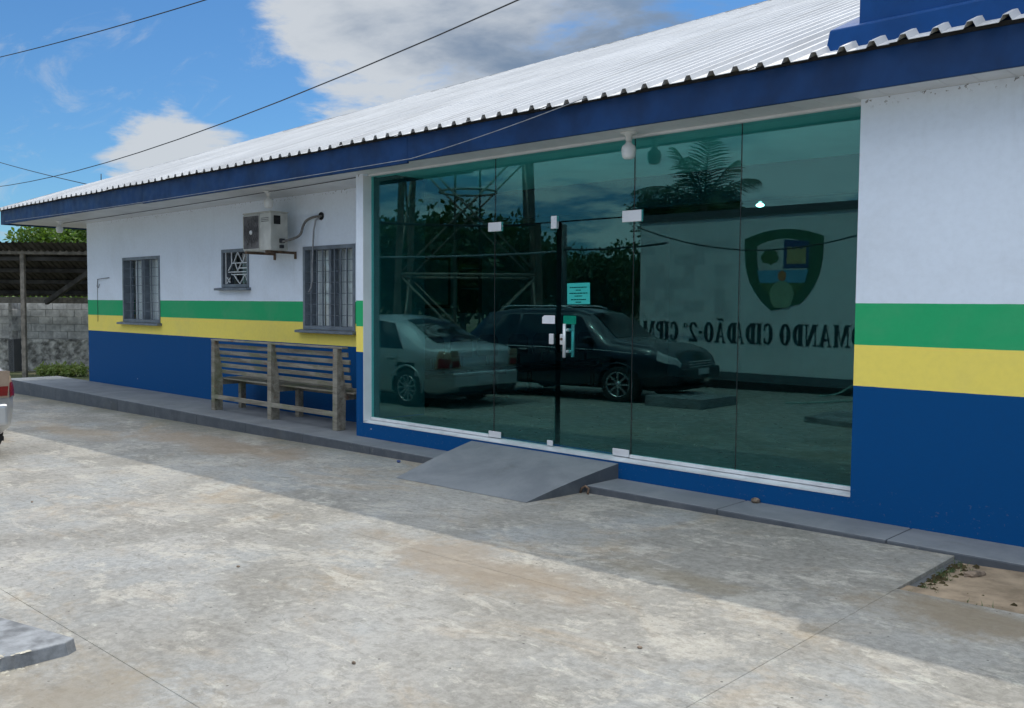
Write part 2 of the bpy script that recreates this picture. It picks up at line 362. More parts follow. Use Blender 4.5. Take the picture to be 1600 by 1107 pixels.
M['leaf_p'] = leafy('leaf_pale', (.16, .27, .06), (.42, .46, .20), .45)
M['leaf_b'] = leafy('leaf_dark', (.025, .065, .014), (.06, .12, .028), .25)
M['leaf_palm'] = leafy('leaf_palm', (.02, .055, .014), (.045, .095, .022), .2)
M['bark'] = plain('bark', (.13, .10, .075), .9, var=.35, scale=9, bmp=.8)
M['silver'] = car_paint('silver_car_paint', (.56, .57, .58), .45)
M['darkpaint'] = car_paint('dark_blue_car_paint', (.012, .018, .032), .35)
M['carglass'] = plain('car_glass', (.012, .014, .016), .06, var=.1, scale=3, spec=.8)
M['tyre'] = plain('tyre_rubber', (.016, .016, .016), .85, var=.2, scale=20)
M['rim'] = plain('alloy_rim', (.60, .61, .62), .3, metal=.8, var=.06, scale=9)
M['lampred'] = plain('tail_lamp_red', (.20, .012, .010), .15, var=.1, scale=9)
M['lampclear'] = plain('tail_lamp_clear', (.36, .27, .20), .15, var=.1, scale=9)
M['plate'] = plain('number_plate', (.55, .56, .57), .5, var=.05, scale=9)
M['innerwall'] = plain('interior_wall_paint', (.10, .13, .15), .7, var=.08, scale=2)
M['innerbeam'] = plain('interior_beam_dark', (.010, .018, .045), .7, var=.1, scale=2)  # near-black colour put in so the beam face looks unlit
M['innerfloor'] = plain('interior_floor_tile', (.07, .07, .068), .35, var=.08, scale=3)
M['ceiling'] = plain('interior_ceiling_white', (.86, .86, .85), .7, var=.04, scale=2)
M['paper'] = plain('paper_white', (.74, .75, .74), .8, var=.02, scale=3)
M['ink'] = plain('ink_dark', (.02, .025, .03), .7, var=.1, scale=9)
M['stickergreen'] = plain('sticker_green', (.08, .36, .24), .5, var=.08, scale=9)
M['stickerwhite'] = plain('sticker_white', (.72, .74, .78), .4, var=.03, scale=9)
M['hose'] = plain('hose_green', (.30, .50, .44), .5, var=.1, scale=9)
M['lamp_on'] = emissive('lit_lamp', (.85, 1.0, .95), 6.0)
def emblem_wall():
    m, nt, bs = nm('emblem_wall_paint')
    P = coords(nt)
    snap = node(nt, 'ShaderNodeVectorMath', operation='SNAP'); link(nt, P, snap.inputs[0]); snap.inputs[1].default_value = (.24, 5, .24)
    wn_ = node(nt, 'ShaderNodeTexWhiteNoise', noise_dimensions='3D'); link(nt, snap.outputs[0], wn_.inputs['Vector'])
    sp = node(nt, 'ShaderNodeSeparateXYZ'); link(nt, P, sp.inputs[0])
    zone = ramp(nt, sp.outputs['X'], -9.2, -9.7)
    zz_ = mth(nt, 'MULTIPLY', ramp(nt, sp.outputs['Z'], 1.25, 1.4), ramp(nt, sp.outputs['Z'], 3.0, 2.8))
    f = mth(nt, 'MULTIPLY', mth(nt, 'MULTIPLY', mth(nt, 'GREATER_THAN', wn_.outputs['Value'], .62), zone), zz_)
    c = mixc(nt, mth(nt, 'MULTIPLY', f, .7), (.80, .80, .79), (.56, .57, .58))
    c = mixc(nt, ramp(nt, noise(nt, P, 1.6, 5), .5, .8, 0, .25), c, (.36, .35, .33))
    link(nt, c, bs.inputs['Base Color']); bs.inputs['Roughness'].default_value = .8
    return m
M['emblem_wall'] = emblem_wall()
for n_, c_ in dict(e_green=(.04, .13, .06), e_white=(.58, .60, .56), e_leaf=(.08, .16, .05), e_blue=(.03, .06, .18), e_yellow=(.45, .38, .17),
                   e_sky=(.12, .38, .55), e_orange=(.5, .20, .06), e_pale=(.30, .42, .26), e_letter=(.012, .03, .035), darkgrey=(.10, .105, .11)).items():
    M[n_] = plain(n_, c_, .6, var=.06, scale=4)

# ------------------------------------------------------------------ mesh helpers
class MB:
    def __init__(s): s.v = []; s.f = []; s.sm = []
    def add(s, vs, fs, smooth=False):
        o = len(s.v); s.v += [tuple(v) for v in vs]; s.f += [tuple(i+o for i in f) for f in fs]; s.sm += [smooth]*len(fs); return s
    def box(s, x0, x1, y0, y1, z0, z1):
        return s.hexa([(x0, y0, z0), (x1, y0, z0), (x1, y1, z0), (x0, y1, z0), (x0, y0, z1), (x1, y0, z1), (x1, y1, z1), (x0, y1, z1)])
    def hexa(s, p):
        return s.add(p, [(0, 3, 2, 1), (4, 5, 6, 7), (0, 1, 5, 4), (1, 2, 6, 5), (2, 3, 7, 6), (3, 0, 4, 7)])
    def bar(s, a, b, w, h=None, up=(0, 0, 1)):
        h = h or w; a, b = Vector(a), Vector(b); d = (b-a).normalized(); upv = Vector(up)
        if abs(d.dot(upv)) > .95: upv = Vector((1, 0, 0))
        x = d.cross(upv).normalized()*w/2; y = x.cross(d).normalized()*h/2
        return s.hexa([a-x-y, a+x-y, a+x+y, a-x+y, b-x-y, b+x-y, b+x+y, b-x+y])
    def tube(s, pts, r, n=6, cap=True):
        pts = [Vector(p) for p in pts]; rs = r if isinstance(r, (list, tuple)) else [r]*len(pts)
        o = len(s.v); prev = None
        for i, p in enumerate(pts):
            d = (pts[min(i+1, len(pts)-1)]-pts[max(i-1, 0)]).normalized()
            if prev is None:
                t = Vector((0, 0, 1)) if abs(d.z) < .9 else Vector((1, 0, 0)); x = d.cross(t).normalized()
            else:
                x = (prev - d*prev.dot(d)).normalized()
            prev = x; y = d.cross(x)
            for k in range(n):
                a = 2*math.pi*k/n; s.v.append(tuple(p + (x*math.cos(a)+y*math.sin(a))*rs[i]))
        for i in range(len(pts)-1):
            for k in range(n):
                s.f.append((o+i*n+k, o+i*n+(k+1) % n, o+(i+1)*n+(k+1) % n, o+(i+1)*n+k)); s.sm.append(True)
        if cap:
            s.f.append(tuple(o+k for k in reversed(range(n)))); s.sm.append(False)
            s.f.append(tuple(o+(len(pts)-1)*n+k for k in range(n))); s.sm.append(False)
        return s
    def lathe(s, prof, n=20, mat=None):
        """profile (r,z) turned about Z, then moved by mat"""
        o = len(s.v); mat = mat or Matrix()
        for r, z in prof:
            for k in range(n):
                a = 2*math.pi*k/n; s.v.append(tuple(mat @ Vector((r*math.cos(a), r*math.sin(a), z))))
        for i in range(len(prof)-1):
            for k in range(n):
                s.f.append((o+i*n+k, o+i*n+(k+1) % n, o+(i+1)*n+(k+1) % n, o+(i+1)*n+k)); s.sm.append(True)
        return s
    def poly(s, pts2, y0, y1, plane='xz'):
        """prism of an outline; plane xz extrudes along y"""
        n = len(pts2)
        def P(p, t): return (p[0], t, p[1]) if plane == 'xz' else ((p[0], p[1], t) if plane == 'xy' else (t, p[0], p[1]))
        vs_ = [P(p, y0) for p in pts2] + [P(p, y1) for p in pts2]
        return s.add(vs_, [tuple(range(n)), tuple(range(2*n-1, n-1, -1))] + [(i, (i+1) % n, n+(i+1) % n, n+i) for i in range(n)])
    def mesh(s, name):
        me = bpy.data.meshes.new(name); me.from_pydata(s.v, [], s.f); me.update()
        me.polygons.foreach_set('use_smooth', s.sm)
        bm = bmesh.new(); bm.from_mesh(me); bmesh.ops.recalc_face_normals(bm, faces=bm.faces); bm.to_mesh(me); bm.free()
        return me
    def build(s, name, mat, parent=None, bevel=0, seg=2):
        o = bpy.data.objects.new(name, s.mesh(name)); COL.objects.link(o)
        o.data.materials.append(M[mat] if isinstance(mat, str) else mat)
        if parent: o.parent = parent
        if bevel:
            md = o.modifiers.new('bevel', 'BEVEL'); md.width = bevel; md.segments = seg; md.limit_method = 'ANGLE'; md.angle_limit = R(40)
        return o
def tag(o, label=None, cat=None, group=None, kind=None):
    if label: o['label'] = label
    if cat: o['category'] = cat
    if group: o['group'] = group
    if kind: o['kind'] = kind
    return o
def thing(name, label, cat, loc=(0, 0, 0), rz=0, group=None):
    o = bpy.data.objects.new(name, None); COL.objects.link(o); o.empty_display_size = .1
    o.location = loc; o.rotation_euler = (0, 0, rz)
    return tag(o, label, cat, group)
def copy_tree(o, parent=None):
    c = o.copy(); COL.objects.link(c); c.parent = parent
    for ch in list(o.children): copy_tree(ch, c)
    return c
def box(name, mat, parent, x0, x1, y0, y1, z0, z1, bevel=0):
    return MB().box(x0, x1, y0, y1, z0, z1).build(name, mat, parent, bevel)
def curve_pts(a, b, sag, n=14):
    a, b = Vector(a), Vector(b)
    return [a.lerp(b, i/n) - Vector((0, 0, sag*4*(i/n)*(1-i/n))) for i in range(n+1)]
def smooth_pts(P0, n=6):
    out = []
    for i in range(len(P0)-1):
        a, b_, c, d_ = P0[max(i-1, 0)], P0[i], P0[i+1], P0[min(i+2, len(P0)-1)]
        for k in range(n):
            t = k/n; out.append(.5*((2*b_)+(c-a)*t+(2*a-5*b_+4*c-d_)*t*t+(3*b_-a-3*c+d_)*t**3))
    return out+[P0[-1]]
def gz(x): return .075 + .0145*max(-40, min(12, x))
def ray(x, y): return _r*((x-800)/1440) + _d*((y-553.5)/1440) + _f
def at(x, y, t): return Vector((0, -6.58, CAMZ)) + ray(x, y)*t

# ================================================================== THE SETTING
# ---- terrain sheet under everything, falls gently to the left
def grid_sheet(xs, ys, zf):
    m = MB(); nx, ny = len(xs), len(ys)
    m.add([(x, y, zf(x, y)) for y in ys for x in xs], [(j*nx+i, j*nx+i+1, (j+1)*nx+i+1, (j+1)*nx+i) for j in range(ny-1) for i in range(nx-1)])
    return m
def terrain_mat():
    m, nt, bs = nm('earth_and_grass')
    P = coords(nt)
    c = mixc(nt, ramp(nt, noise(nt, P, .35, 6), .4, .62), (.20, .155, .105), (.075, .10, .03))
    c = mixc(nt, ramp(nt, noise(nt, P, 6, 5), .5, .8, 0, .5), c, (.04, .06, .018))
    link(nt, c, bs.inputs['Base Color']); bs.inputs['Roughness'].default_value = .95
    bump(nt, bs, noise(nt, P, 9, 6), .6, .05)
    return m
M['terrain'] = terrain_mat()
xs = [-3000, -400, -120, -60, -40, -30, -20, -10, 0, 12, 40, 120, 400, 3000]; ys = [-3000, -400, -100, -40, -12, 0, 12, 40, 100, 400, 3000]
tag(grid_sheet(xs, ys, lambda x, y: gz(x)-.05).build('ground', 'terrain'), kind='structure')

# ---- concrete yard cast in bays with narrow joints
yard = grid_sheet([-25.2, -18, -12, -6, -1.86], [-13.3, -8, -3, -.2], lambda x, y: gz(x)-.025).build('yard_pavement', 'darkgrey')
tag(yard, kind='structure')
XJ = [-25.0, -21.3, -17.6, -13.7, -9.6, -6.0, -1.9, 2.2, 6.0]
YJ = [-13.0, -9.55, -7.0, -4.88, -2.75, -.3]
J = .0009
def slab_piece(x0, x1, y0, y1, t=.07):
    MB().hexa([(x0, y0, gz(x0)-t), (x1, y0, gz(x1)-t), (x1, y1, gz(x1)-t), (x0, y1, gz(x0)-t),
               (x0, y0, gz(x0)), (x1, y0, gz(x1)), (x1, y1, gz(x1)), (x0, y1, gz(x0))]).build('slab', 'yard', yard, .0018, 1)
for i in range(len(XJ)-1):
    for j in range(len(YJ)-1):
        x0, x1, y0, y1 = XJ[i]+J, XJ[i+1]-J, YJ[j]+J, YJ[j+1]-J
        if XJ[i] >= -1.95 and j == 4: y1 = -1.5                      # bay left open: bare dirt beside the step
        if XJ[i] == -6.0 and j == 4:                                 # this bay was cast in two strips
            slab_piece(x0, x1, y0, -2.04-J); slab_piece(x0, x1, -2.04+J, y1); continue
        slab_piece(x0, x1, y0, y1)
# bare dirt in the open bay
d = grid_sheet([-1.9 + .2*i for i in range(21)], [-1.52 + .06*i for i in range(17)],
               lambda x, y: gz(x) - .034 + .020*math.sin(x*5+y*7)*math.sin(y*9) * .4 + (.018 if y < -1.3 else 0))
tag(d.build('dirt_patch', 'dirt'), kind='structure')
ms = MB()
for k in range(260):                                                # crumbs of dark soil and moss along the broken edge
    if k < 130: x = -1.88 + abs(rnd.gauss(0, .05)); y = rnd.uniform(-1.5, -.6)
    else: x = rnd.uniform(-1.85, .3); y = -1.42 + abs(rnd.gauss(0, .09))
    r = rnd.uniform(.006, .022); z = gz(x) - .032
    ms.add([(x-r, y-r, z), (x+r, y-r*.6, z), (x+r*.7, y+r, z), (x-r*.8, y+r*.8, z), (x, y, z+r*.8)], [(0, 1, 4), (1, 2, 4), (2, 3, 4), (3, 0, 4)])
tag(ms.build('soil_crumbs', 'moss'), 'dark mossy soil crumbs along the broken concrete edge', 'soil', kind='stuff')

wd = MB()
for k in range(46):
    if k < 26: cx = -1.86+abs(rnd.gauss(0, .04)); cy = rnd.uniform(-1.5, -.62)
    else: cx = rnd.uniform(-1.8, .2); cy = -1.47+abs(rnd.gauss(0, .05))
    for q in range(rnd.randint(4, 9)):
        a = rnd.uniform(0, 6.28); l = rnd.uniform(.015, .05); x = cx+rnd.gauss(0, .012); y = cy+rnd.gauss(0, .012); z = gz(x)-.035
        dx, dy = math.cos(a), math.sin(a)
        wd.add([(x-dy*.003, y+dx*.003, z), (x+dy*.003, y-dx*.003, z), (x+dx*l*.8, y+dy*l*.8, z+l)], [(0, 1, 2)])
tag(wd.build('weeds', 'leaf_b'), 'tiny green weeds along the broken concrete edge', 'weeds', kind='stuff')

# ---- raised kerb walk in front of the recessed wing, narrow step on the right, entrance ramp
def walk(name, x0, x1, yf0, yf1, yb, top):
    n = max(2, int((x1-x0)/1.2)); xs_ = [x0+(x1-x0)*i/n for i in range(n+1)]
    m = MB()
    for i in range(n):
        a, b_ = xs_[i], xs_[i+1]; g = .0009
        fa = yf0+(yf1-yf0)*i/n; fb = yf0+(yf1-yf0)*(i+1)/n
        m.hexa([(a+g, fa, gz(a)-.15), (b_-g, fb, gz(b_)-.15), (b_-g, yb, gz(b_)-.15), (a+g, yb, gz(a)-.15),
                (a+g, fa, top), (b_-g, fb, top), (b_-g, yb, top), (a+g, yb, top)])
    return m
def kerb_mat():
    m, nt, bs = nm('kerb_grey_paint')
    P = coords(nt)
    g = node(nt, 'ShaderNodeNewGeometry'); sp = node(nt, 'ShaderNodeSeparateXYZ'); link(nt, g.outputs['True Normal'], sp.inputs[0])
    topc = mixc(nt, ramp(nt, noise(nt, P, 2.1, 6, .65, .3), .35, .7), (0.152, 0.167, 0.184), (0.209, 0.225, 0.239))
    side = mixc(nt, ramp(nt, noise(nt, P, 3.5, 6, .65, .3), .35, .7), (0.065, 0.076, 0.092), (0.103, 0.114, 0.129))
    c = mixc(nt, ramp(nt, sp.outputs['Z'], .4, .8), side, topc)        # upright faces get a darker grey than the tread
    c = mixc(nt, ramp(nt, noise(nt, P, 9, 6, .75), .58, .74, 0, .5), c, (0.251, 0.244, 0.220))
    c = mixc(nt, ramp(nt, noise(nt, P, 1.2, 6, .7), .58, .74, 0, .5), c, (0.076, 0.076, 0.063))
    link(nt, c, bs.inputs['Base Color']); bs.inputs['Roughness'].default_value = .7
    bump(nt, bs, noise(nt, P, 40, 5, .7), .35, .006)
    return m
M['kerb'] = kerb_mat()
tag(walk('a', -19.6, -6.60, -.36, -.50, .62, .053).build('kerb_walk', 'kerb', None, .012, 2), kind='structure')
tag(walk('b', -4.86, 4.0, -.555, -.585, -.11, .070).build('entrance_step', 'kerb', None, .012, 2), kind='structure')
rt = .202
rp = MB()
nn = 10
top, bot = [], []
for i in range(nn+1):
    t = i/nn
    y = -.115 - 1.09*t
    xl = -6.70 + .12*t; xr = -4.845 - .10*t
    bow = .012*math.sin(math.pi*t)
    top.append(((xl, y, rt*(1-t)+(gz(xl)+.003)*t+bow), (xr, y, rt*(1-t)+(gz(xr)+.003)*t+bow)))
for i in range(nn):
    (a0, a1), (b0, b1) = top[i], top[i+1]
    rp.add([a0, a1, b1, b0], [(0, 1, 2, 3)])
    rp.add([a1, (a1[0], a1[1], -.1), (b1[0], b1[1], -.1), b1], [(0, 1, 2, 3)])
    rp.add([a0, b0, (b0[0], b0[1], -.1), (a0[0], a0[1], -.1)], [(0, 1, 2, 3)])
tag(rp.build('entrance_ramp', 'kerb'), kind='structure')

# ================================================================== THE BUILDING
bld = thing('police_station', 'single-storey white station with green, yellow and blue bands and long white metal roof', 'building', (-8, 0, 0))
bld.location = (0, 0, 0)
def holed_wall(x0, x1, z0, z1, y, holes, depth):
    """front face with rectangular openings, reveals running back by depth"""
    m = MB()
    xs_ = sorted({x0, x1, *[h[0] for h in holes], *[h[1] for h in holes]}); zs_ = sorted({z0, z1, *[h[2] for h in holes], *[h[3] for h in holes]})
    for i in range(len(xs_)-1):
        for k in range(len(zs_)-1):
            cx, cz = (xs_[i]+xs_[i+1])/2, (zs_[k]+zs_[k+1])/2
            if any(h[0] < cx < h[1] and h[2] < cz < h[3] for h in holes): continue
            m.add([(xs_[i], y, zs_[k]), (xs_[i+1], y, zs_[k]), (xs_[i+1], y, zs_[k+1]), (xs_[i], y, zs_[k+1])], [(0, 1, 2, 3)])
    for a, b_, c, d_ in holes:
        y2 = y+depth
        m.add([(a, y, c), (a, y2, c), (a, y2, d_), (a, y, d_)], [(0, 1, 2, 3)])
        m.add([(b_, y, c), (b_, y, d_), (b_, y2, d_), (b_, y2, c)], [(0, 1, 2, 3)])
        m.add([(a, y, d_), (a, y2, d_), (b_, y2, d_), (b_, y, d_)], [(0, 1, 2, 3)])
        m.add([(a, y, c), (b_, y, c), (b_, y2, c), (a, y2, c)], [(0, 1, 2, 3)])
    return m
WY = .60
W1, W2, W3 = (-16.45, -15.01, 1.22, 2.355), (-12.96, -12.17, 1.805, 2.38), (-10.77, -9.60, 1.225, 2.345)
SOF = 3.05
m = holed_wall(-18.0, -8.62, -.4, SOF, WY, [W1, W2, W3], .16)
m.add([(-18.0, WY, -.4), (-18.0, 20, -.4), (-18.0, 20, SOF), (-18.0, WY, SOF)], [(0, 3, 2, 1)])           # gable side wall
lw = m.build('wall', 'wall_l', bld)
# right wing, pillar and plinth under the shop-front: the outer wall face, in one plane
WO = -.12
PT = .232
m = MB()
m.box(-2.764, 4.0, WO, .20, -.3, SOF)
m.build('wall', 'wall_r', bld)
m = MB()
m.box(-8.623, -8.496, WO, .80, -.3, SOF)
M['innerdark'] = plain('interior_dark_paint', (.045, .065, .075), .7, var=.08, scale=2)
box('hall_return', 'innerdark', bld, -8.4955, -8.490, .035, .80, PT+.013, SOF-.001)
pil = m.build('pillar', 'wall_r', bld)
# white inside face of the pillar recess and lintel strip
box('jamb', 'white', bld, -8.4955, -8.490, WO+.002, .03, PT+.004, SOF-.02)
box('plinth', 'wall_r', bld, -8.4955, -2.7645, WO+.001, .22, -.3, PT-.012)
m = MB(); m.hexa([(-8.490, WO-.004, PT-.012), (-2.766, WO-.004, PT-.012), (-2.766, .03, PT-.012), (-8.490, .03, PT-.012),
                  (-8.490, WO-.004, PT-.004), (-2.766, WO-.004, PT-.004), (-2.766, .03, PT+.012), (-8.490, .03, PT+.012)])
m.build('sill', 'alu', bld)
box('lintel', 'white', bld, -8.4895, -2.7655, -.05, .10, 3.030, SOF-.001)
# bottom channels of the fixed panes
for a, b_ in ((-8.485, -6.56), (-4.80, -2.768)): box('bottom_channel', 'alu', bld, a, b_, -.022, .022, PT+.013, PT+.042, .003)

# ---- glass front: fixed panes, transom over the doors, two door leaves
GB, GT, DT = PT+.030, 3.029, 2.362
def pane(name, x0, x1, z0, z1, parent, tilt=0.0, y=0.0):
    m = MB().box(-(x1-x0)/2, (x1-x0)/2, -.005, .005, -(z1-z0)/2, (z1-z0)/2)
    o = m.build(name, 'glass', parent); o.location = ((x0+x1)/2, y, (z0+z1)/2); o.rotation_euler = (0, 0, R(tilt)); return o
pane('glass_pane', -8.488, -6.504, GB, GT, bld, .0)
pane('glass_pane', -6.496, -4.804, DT+.006, GT, bld, .06)
pane('glass_pane', -4.796, -3.768, GB, GT, bld, -.05)
pane('glass_pane', -3.762, -2.768, GB, GT, bld, .20)
for x in (-6.5, -4.8, -3.765):
    box('pane_joint', 'black', bld, x-.0032, x+.0032, -.004, .004, (DT+.01 if x < -4 else GB), GT)
box('pane_joint', 'black', bld, -4.8032, -4.7968, -.004, .004, GB, DT)
box('pane_joint', 'black', bld, -6.5032, -6.4968, -.004, .004, GB, DT)
def door_leaf(x0, x1, hinge_left, tilt):
    leaf = pane('door_leaf', x0, x1, PT+.022, DT-.006, bld, tilt)
    return leaf
dl = door_leaf(-6.496, -5.688, True, -.22)
dr = door_leaf(-5.622, -4.804, False, .18)
def on(leaf, name, mat, x0, x1, y0, y1, z0, z1, bevel=.002):
    L = leaf.location
    return MB().box(x0-L.x, x1-L.x, y0, y1, z0-L.z, z1-L.z).build(name, mat, leaf, bevel)
# patch fittings
for x0, x1, z0, z1 in ((-6.585, -6.405, 2.312, 2.402), (-5.75, -5.68, 2.30, 2.42), (-4.92, -4.715, 2.315, 2.415)):
    for y0, y1 in ((-.017, -.0062), (.0062, .017)): box('patch_fitting', 'chrome', bld, x0, x1, y0, y1, z0, z1, .004)
for leaf, x0, x1, z1 in ((dl, -6.56, -6.39, PT+.078), (dl, -5.77, -5.70, PT+.068), (dr, -4.99, -4.81, PT+.080)):
    on(leaf, 'floor_patch', 'chrome', x0, x1, -.020, -.0062, PT+.016, z1, .004)
# pull handle, one bar each side of the glass
for s in (-1, 1):
    L = dr.location; h = MB(); y = s*.062
    h.tube([(-5.530-L.x, y, 1.10-L.z), (-5.530-L.x, y, 1.412-L.z)], .0155, 12)
    hd = h.build('handle', 'chrome', dr)
    for z in (1.155, 1.355): MB().tube([(-5.530-L.x, s*.006, z-L.z), (-5.530-L.x, y-s*.01, z-L.z)], [.016, .009], 10).build('standoff', 'chrome', dr)
lk = on(dl, 'lock', 'chrome', -5.755, -5.700, -.024, -.0062, 1.215, 1.315, .006)
lk2 = on(dr, 'lock', 'chrome', -5.618, -5.570, -.024, -.0062, 1.215, 1.315, .006)
L = dr.location
MB().tube([(-5.594-L.x, -.024, 1.268-L.z), (-5.594-L.x, -.032, 1.268-L.z)], .013, 12).build('lock_cylinder', 'rust', dr)
# white sticker outside the left leaf, green one behind the right leaf
L = dl.location
m = MB().poly([(-5.855-L.x, 1.408-L.z), (-5.695-L.x, 1.408-L.z), (-5.695-L.x, 1.487-L.z), (-5.828-L.x, 1.487-L.z), (-5.855-L.x, 1.467-L.z)], -.0068, -.0056)
tag(m.build('push_sign', 'stickerwhite', dl), 'white sign with one clipped corner')
tag(on(dr, 'pull_sign', 'stickergreen', -5.602, -5.448, .0062, .0072, 1.408, 1.487, 0), 'green sign behind the glass')
# notice taped inside the right leaf
pap = MB().box(-.135, .135, 0, .0012, -.098, .098).build('paper_notice', 'paper'); pap.location = (-5.424, .0068, 1.692); pap.rotation_euler = (0, R(-1), 0)
tag(pap, 'sheet of paper with six dark lines taped inside the glass door', 'notice')
for k, (w, z) in enumerate(((.205, .058), (.06, .032), (.215, .004), (.09, -.022), (.18, -.055), (.065, -.079))):
    m = MB(); x = -w/2
    while x < w/2-.005:
        l = rnd.uniform(.012, .032); m.box(x, min(x+l, w/2), -.0012, -.0004, z-.0045, z+.0045); x += l+.004
    tag(m.build('text_line', 'ink', pap), None)

# ---- windows of the recessed wing
def window(spec, bars, name_label, curtain=True, fancy=False):
    x0, x1, z0, z1 = spec; yb = WY+.125
    g = box('window', 'winglass', bld, x0+.03, x1-.03, yb+.030, yb+.036, z0+.03, z1-.03)
    fr = MB()
    for a, b_, c, d_ in ((x0+.001, x0+.05, z0+.001, z1-.001), (x1-.05, x1-.001, z0+.001, z1-.001), (x0+.05, x1-.05, z0+.001, z0+.05), (x0+.05, x1-.05, z1-.05, z1-.001)):
        fr.box(a, b_, WY-.012, yb+.05, c, d_)
    xm = [(x0+x1)/2] if not fancy else []
    for x in xm: fr.box(x-.022, x+.022, WY+.02, yb+.025, z0+.05, z1-.05)
    fr.build('frame', 'greyframe', g, .003, 1)
    s = MB().hexa([(x0-.09, WY-.09, z0-.045), (x1+.05, WY-.09, z0-.045), (x1+.05, WY+.001, z0-.045), (x0-.09, WY+.001, z0-.045),
                   (x0-.09, WY-.09, z0-.012), (x1+.05, WY-.09, z0-.012), (x1+.05, WY+.001, z0-.001), (x0-.09, WY+.001, z0-.001)])
    s.build('sill', 'greyframe', g, .004, 1)
    if not fancy:
        for k in range(1, bars):
            x = x0+.05+(x1-x0-.10)*k/bars
            if abs(x-(x0+x1)/2) < .03: continue
            MB().box(x-.008, x+.008, WY-.004, WY+.012, z0+.05, z1-.05).build('bar', 'greyframe', g)
        for k in range(1, 7):
            z = z0+.05+(z1-z0-.10)*k/7
            MB().tube([(x0+.05, WY+.014, z), (x1-.05, WY+.014, z)], .004, 5).build('cross_bar', 'greyframe', g)
    else:
        y = WY-.002
        lx = lambda t: x0+.05+(x1-x0-.10)*t; lz = lambda t: z0+.05+(z1-z0-.10)*t
        segs = [((.12, 0), (.12, 1)), ((.36, 0), (.36, .33)), ((.36, .62), (.36, 1)), ((.22, .38), (.95, .38)), ((.36, .30), (1, .30)), ((.36, .66), (1, .66)), ((.68, .50), (1, .50)),
                ((.36, .0), (.36, .3)), ((.45, .30), (.70, 0)), ((.70, 0), (.92, .30)), ((.92, .30), (1, .1)), ((.45, .66), (.62, 1)), ((.62, 1), (.82, .66)), ((.82, .66), (.97, 1)),
                ((.22, .42), (.36, .62)), ((.52, .64), (.62, .42)), ((.62, .42), (.75, .64)), ((.16, .02), (.30, .2)), ((.30, .05), (.16, .22))]
        for a, b_ in segs: MB().bar((lx(a[0]), y, lz(a[1])), (lx(b_[0]), y, lz(b_[1])), .013, .013, (0, 1, 0)).build('grille_bar', 'alu', g)
    if curtain:
        c = MB(); n = 64; yc = yb+.072; rr = random.Random(int(-x0*10))
        ph = [rr.uniform(0, 6) for _ in range(3)]
        gaps = [.16, .62, .86] if bars > 5 else [.10, .3, .85]
        vs_ = []
        for i in range(n+1):
            t = i/n; x = x0+(x1-x0)*t
            yy = yc + .028*math.sin(t*34+ph[0]) + .014*math.sin(t*71+ph[1])
            vs_ += [(x, yy, z0-.05), (x, yy*1.0, z1+.05)]
        fs_ = [(2*i, 2*i+2, 2*i+3, 2*i+1) for i in range(n) if not any(abs(i/n-q) < .018 for q in gaps)]
        c.add(vs_, fs_, True); c.build('curtain', 'curtain', g)
    box('dark_room_sheet', 'black', g, x0-.25, x1+.25, yb+.28, yb+.30, z0-.25, z1+.25)  # black sheet in place of an unlit room behind the window
    return g
window(W1, 5, 'w1'); window(W2, 0, 'w2', False, True); window(W3, 8, 'w3')

# ---- soffit boards, fascia
FY = -.45
sof_l = [(-19.25, -8.625, WY-.002), (-8.62, -2.7645, -.05), (-2.7645, 3.9, WO-.002)]
soff = MB(); soff.box(-19.27, -8.63, FY+.01, WY-.003, SOF+.014, SOF+.03); soff.box(-8.629, 4.0, FY+.01, -.06, SOF+.014, SOF+.03)
soffit = soff.build('soffit', 'darkgrey', bld)
protos = {}
for x0, x1, yb in sof_l:
    x = x0
    while x < x1-.01:
        w = min(.2, x1-x)
        key = (round(w, 3), yb)
        if key not in protos:
            protos[key] = MB().box(0, w-.003, FY+.012, yb, 0, .012).build('soffit_board', 'soffit', soffit); o = protos[key]
        else:
            o = protos[key].copy(); COL.objects.link(o); o.parent = soffit
        o.location = (x, 0, SOF); x += .2
# boards over the gable overhang
box('soffit_board', 'soffit', soffit, -19.25, -18.0, WY+.002, 20, SOF, SOF+.012)
fs = MB()
FZ0, FZ1 = 3.025, 3.285
segx = [-19.32, -13.3, -7.3, -1.3, 4.2]
for i in range(4):
    o = MB().box(segx[i]+.0015, segx[i+1]-.0015, FY-.02, FY+.008, FZ0+(.0, -.012, .006, .012)[i], FZ1)
    o.build('fascia_board', 'navy', bld, .003, 1)
box('fascia_board', 'navy', bld, -19.34, -19.3215, FY-.02, 20.3, FZ0, FZ1)

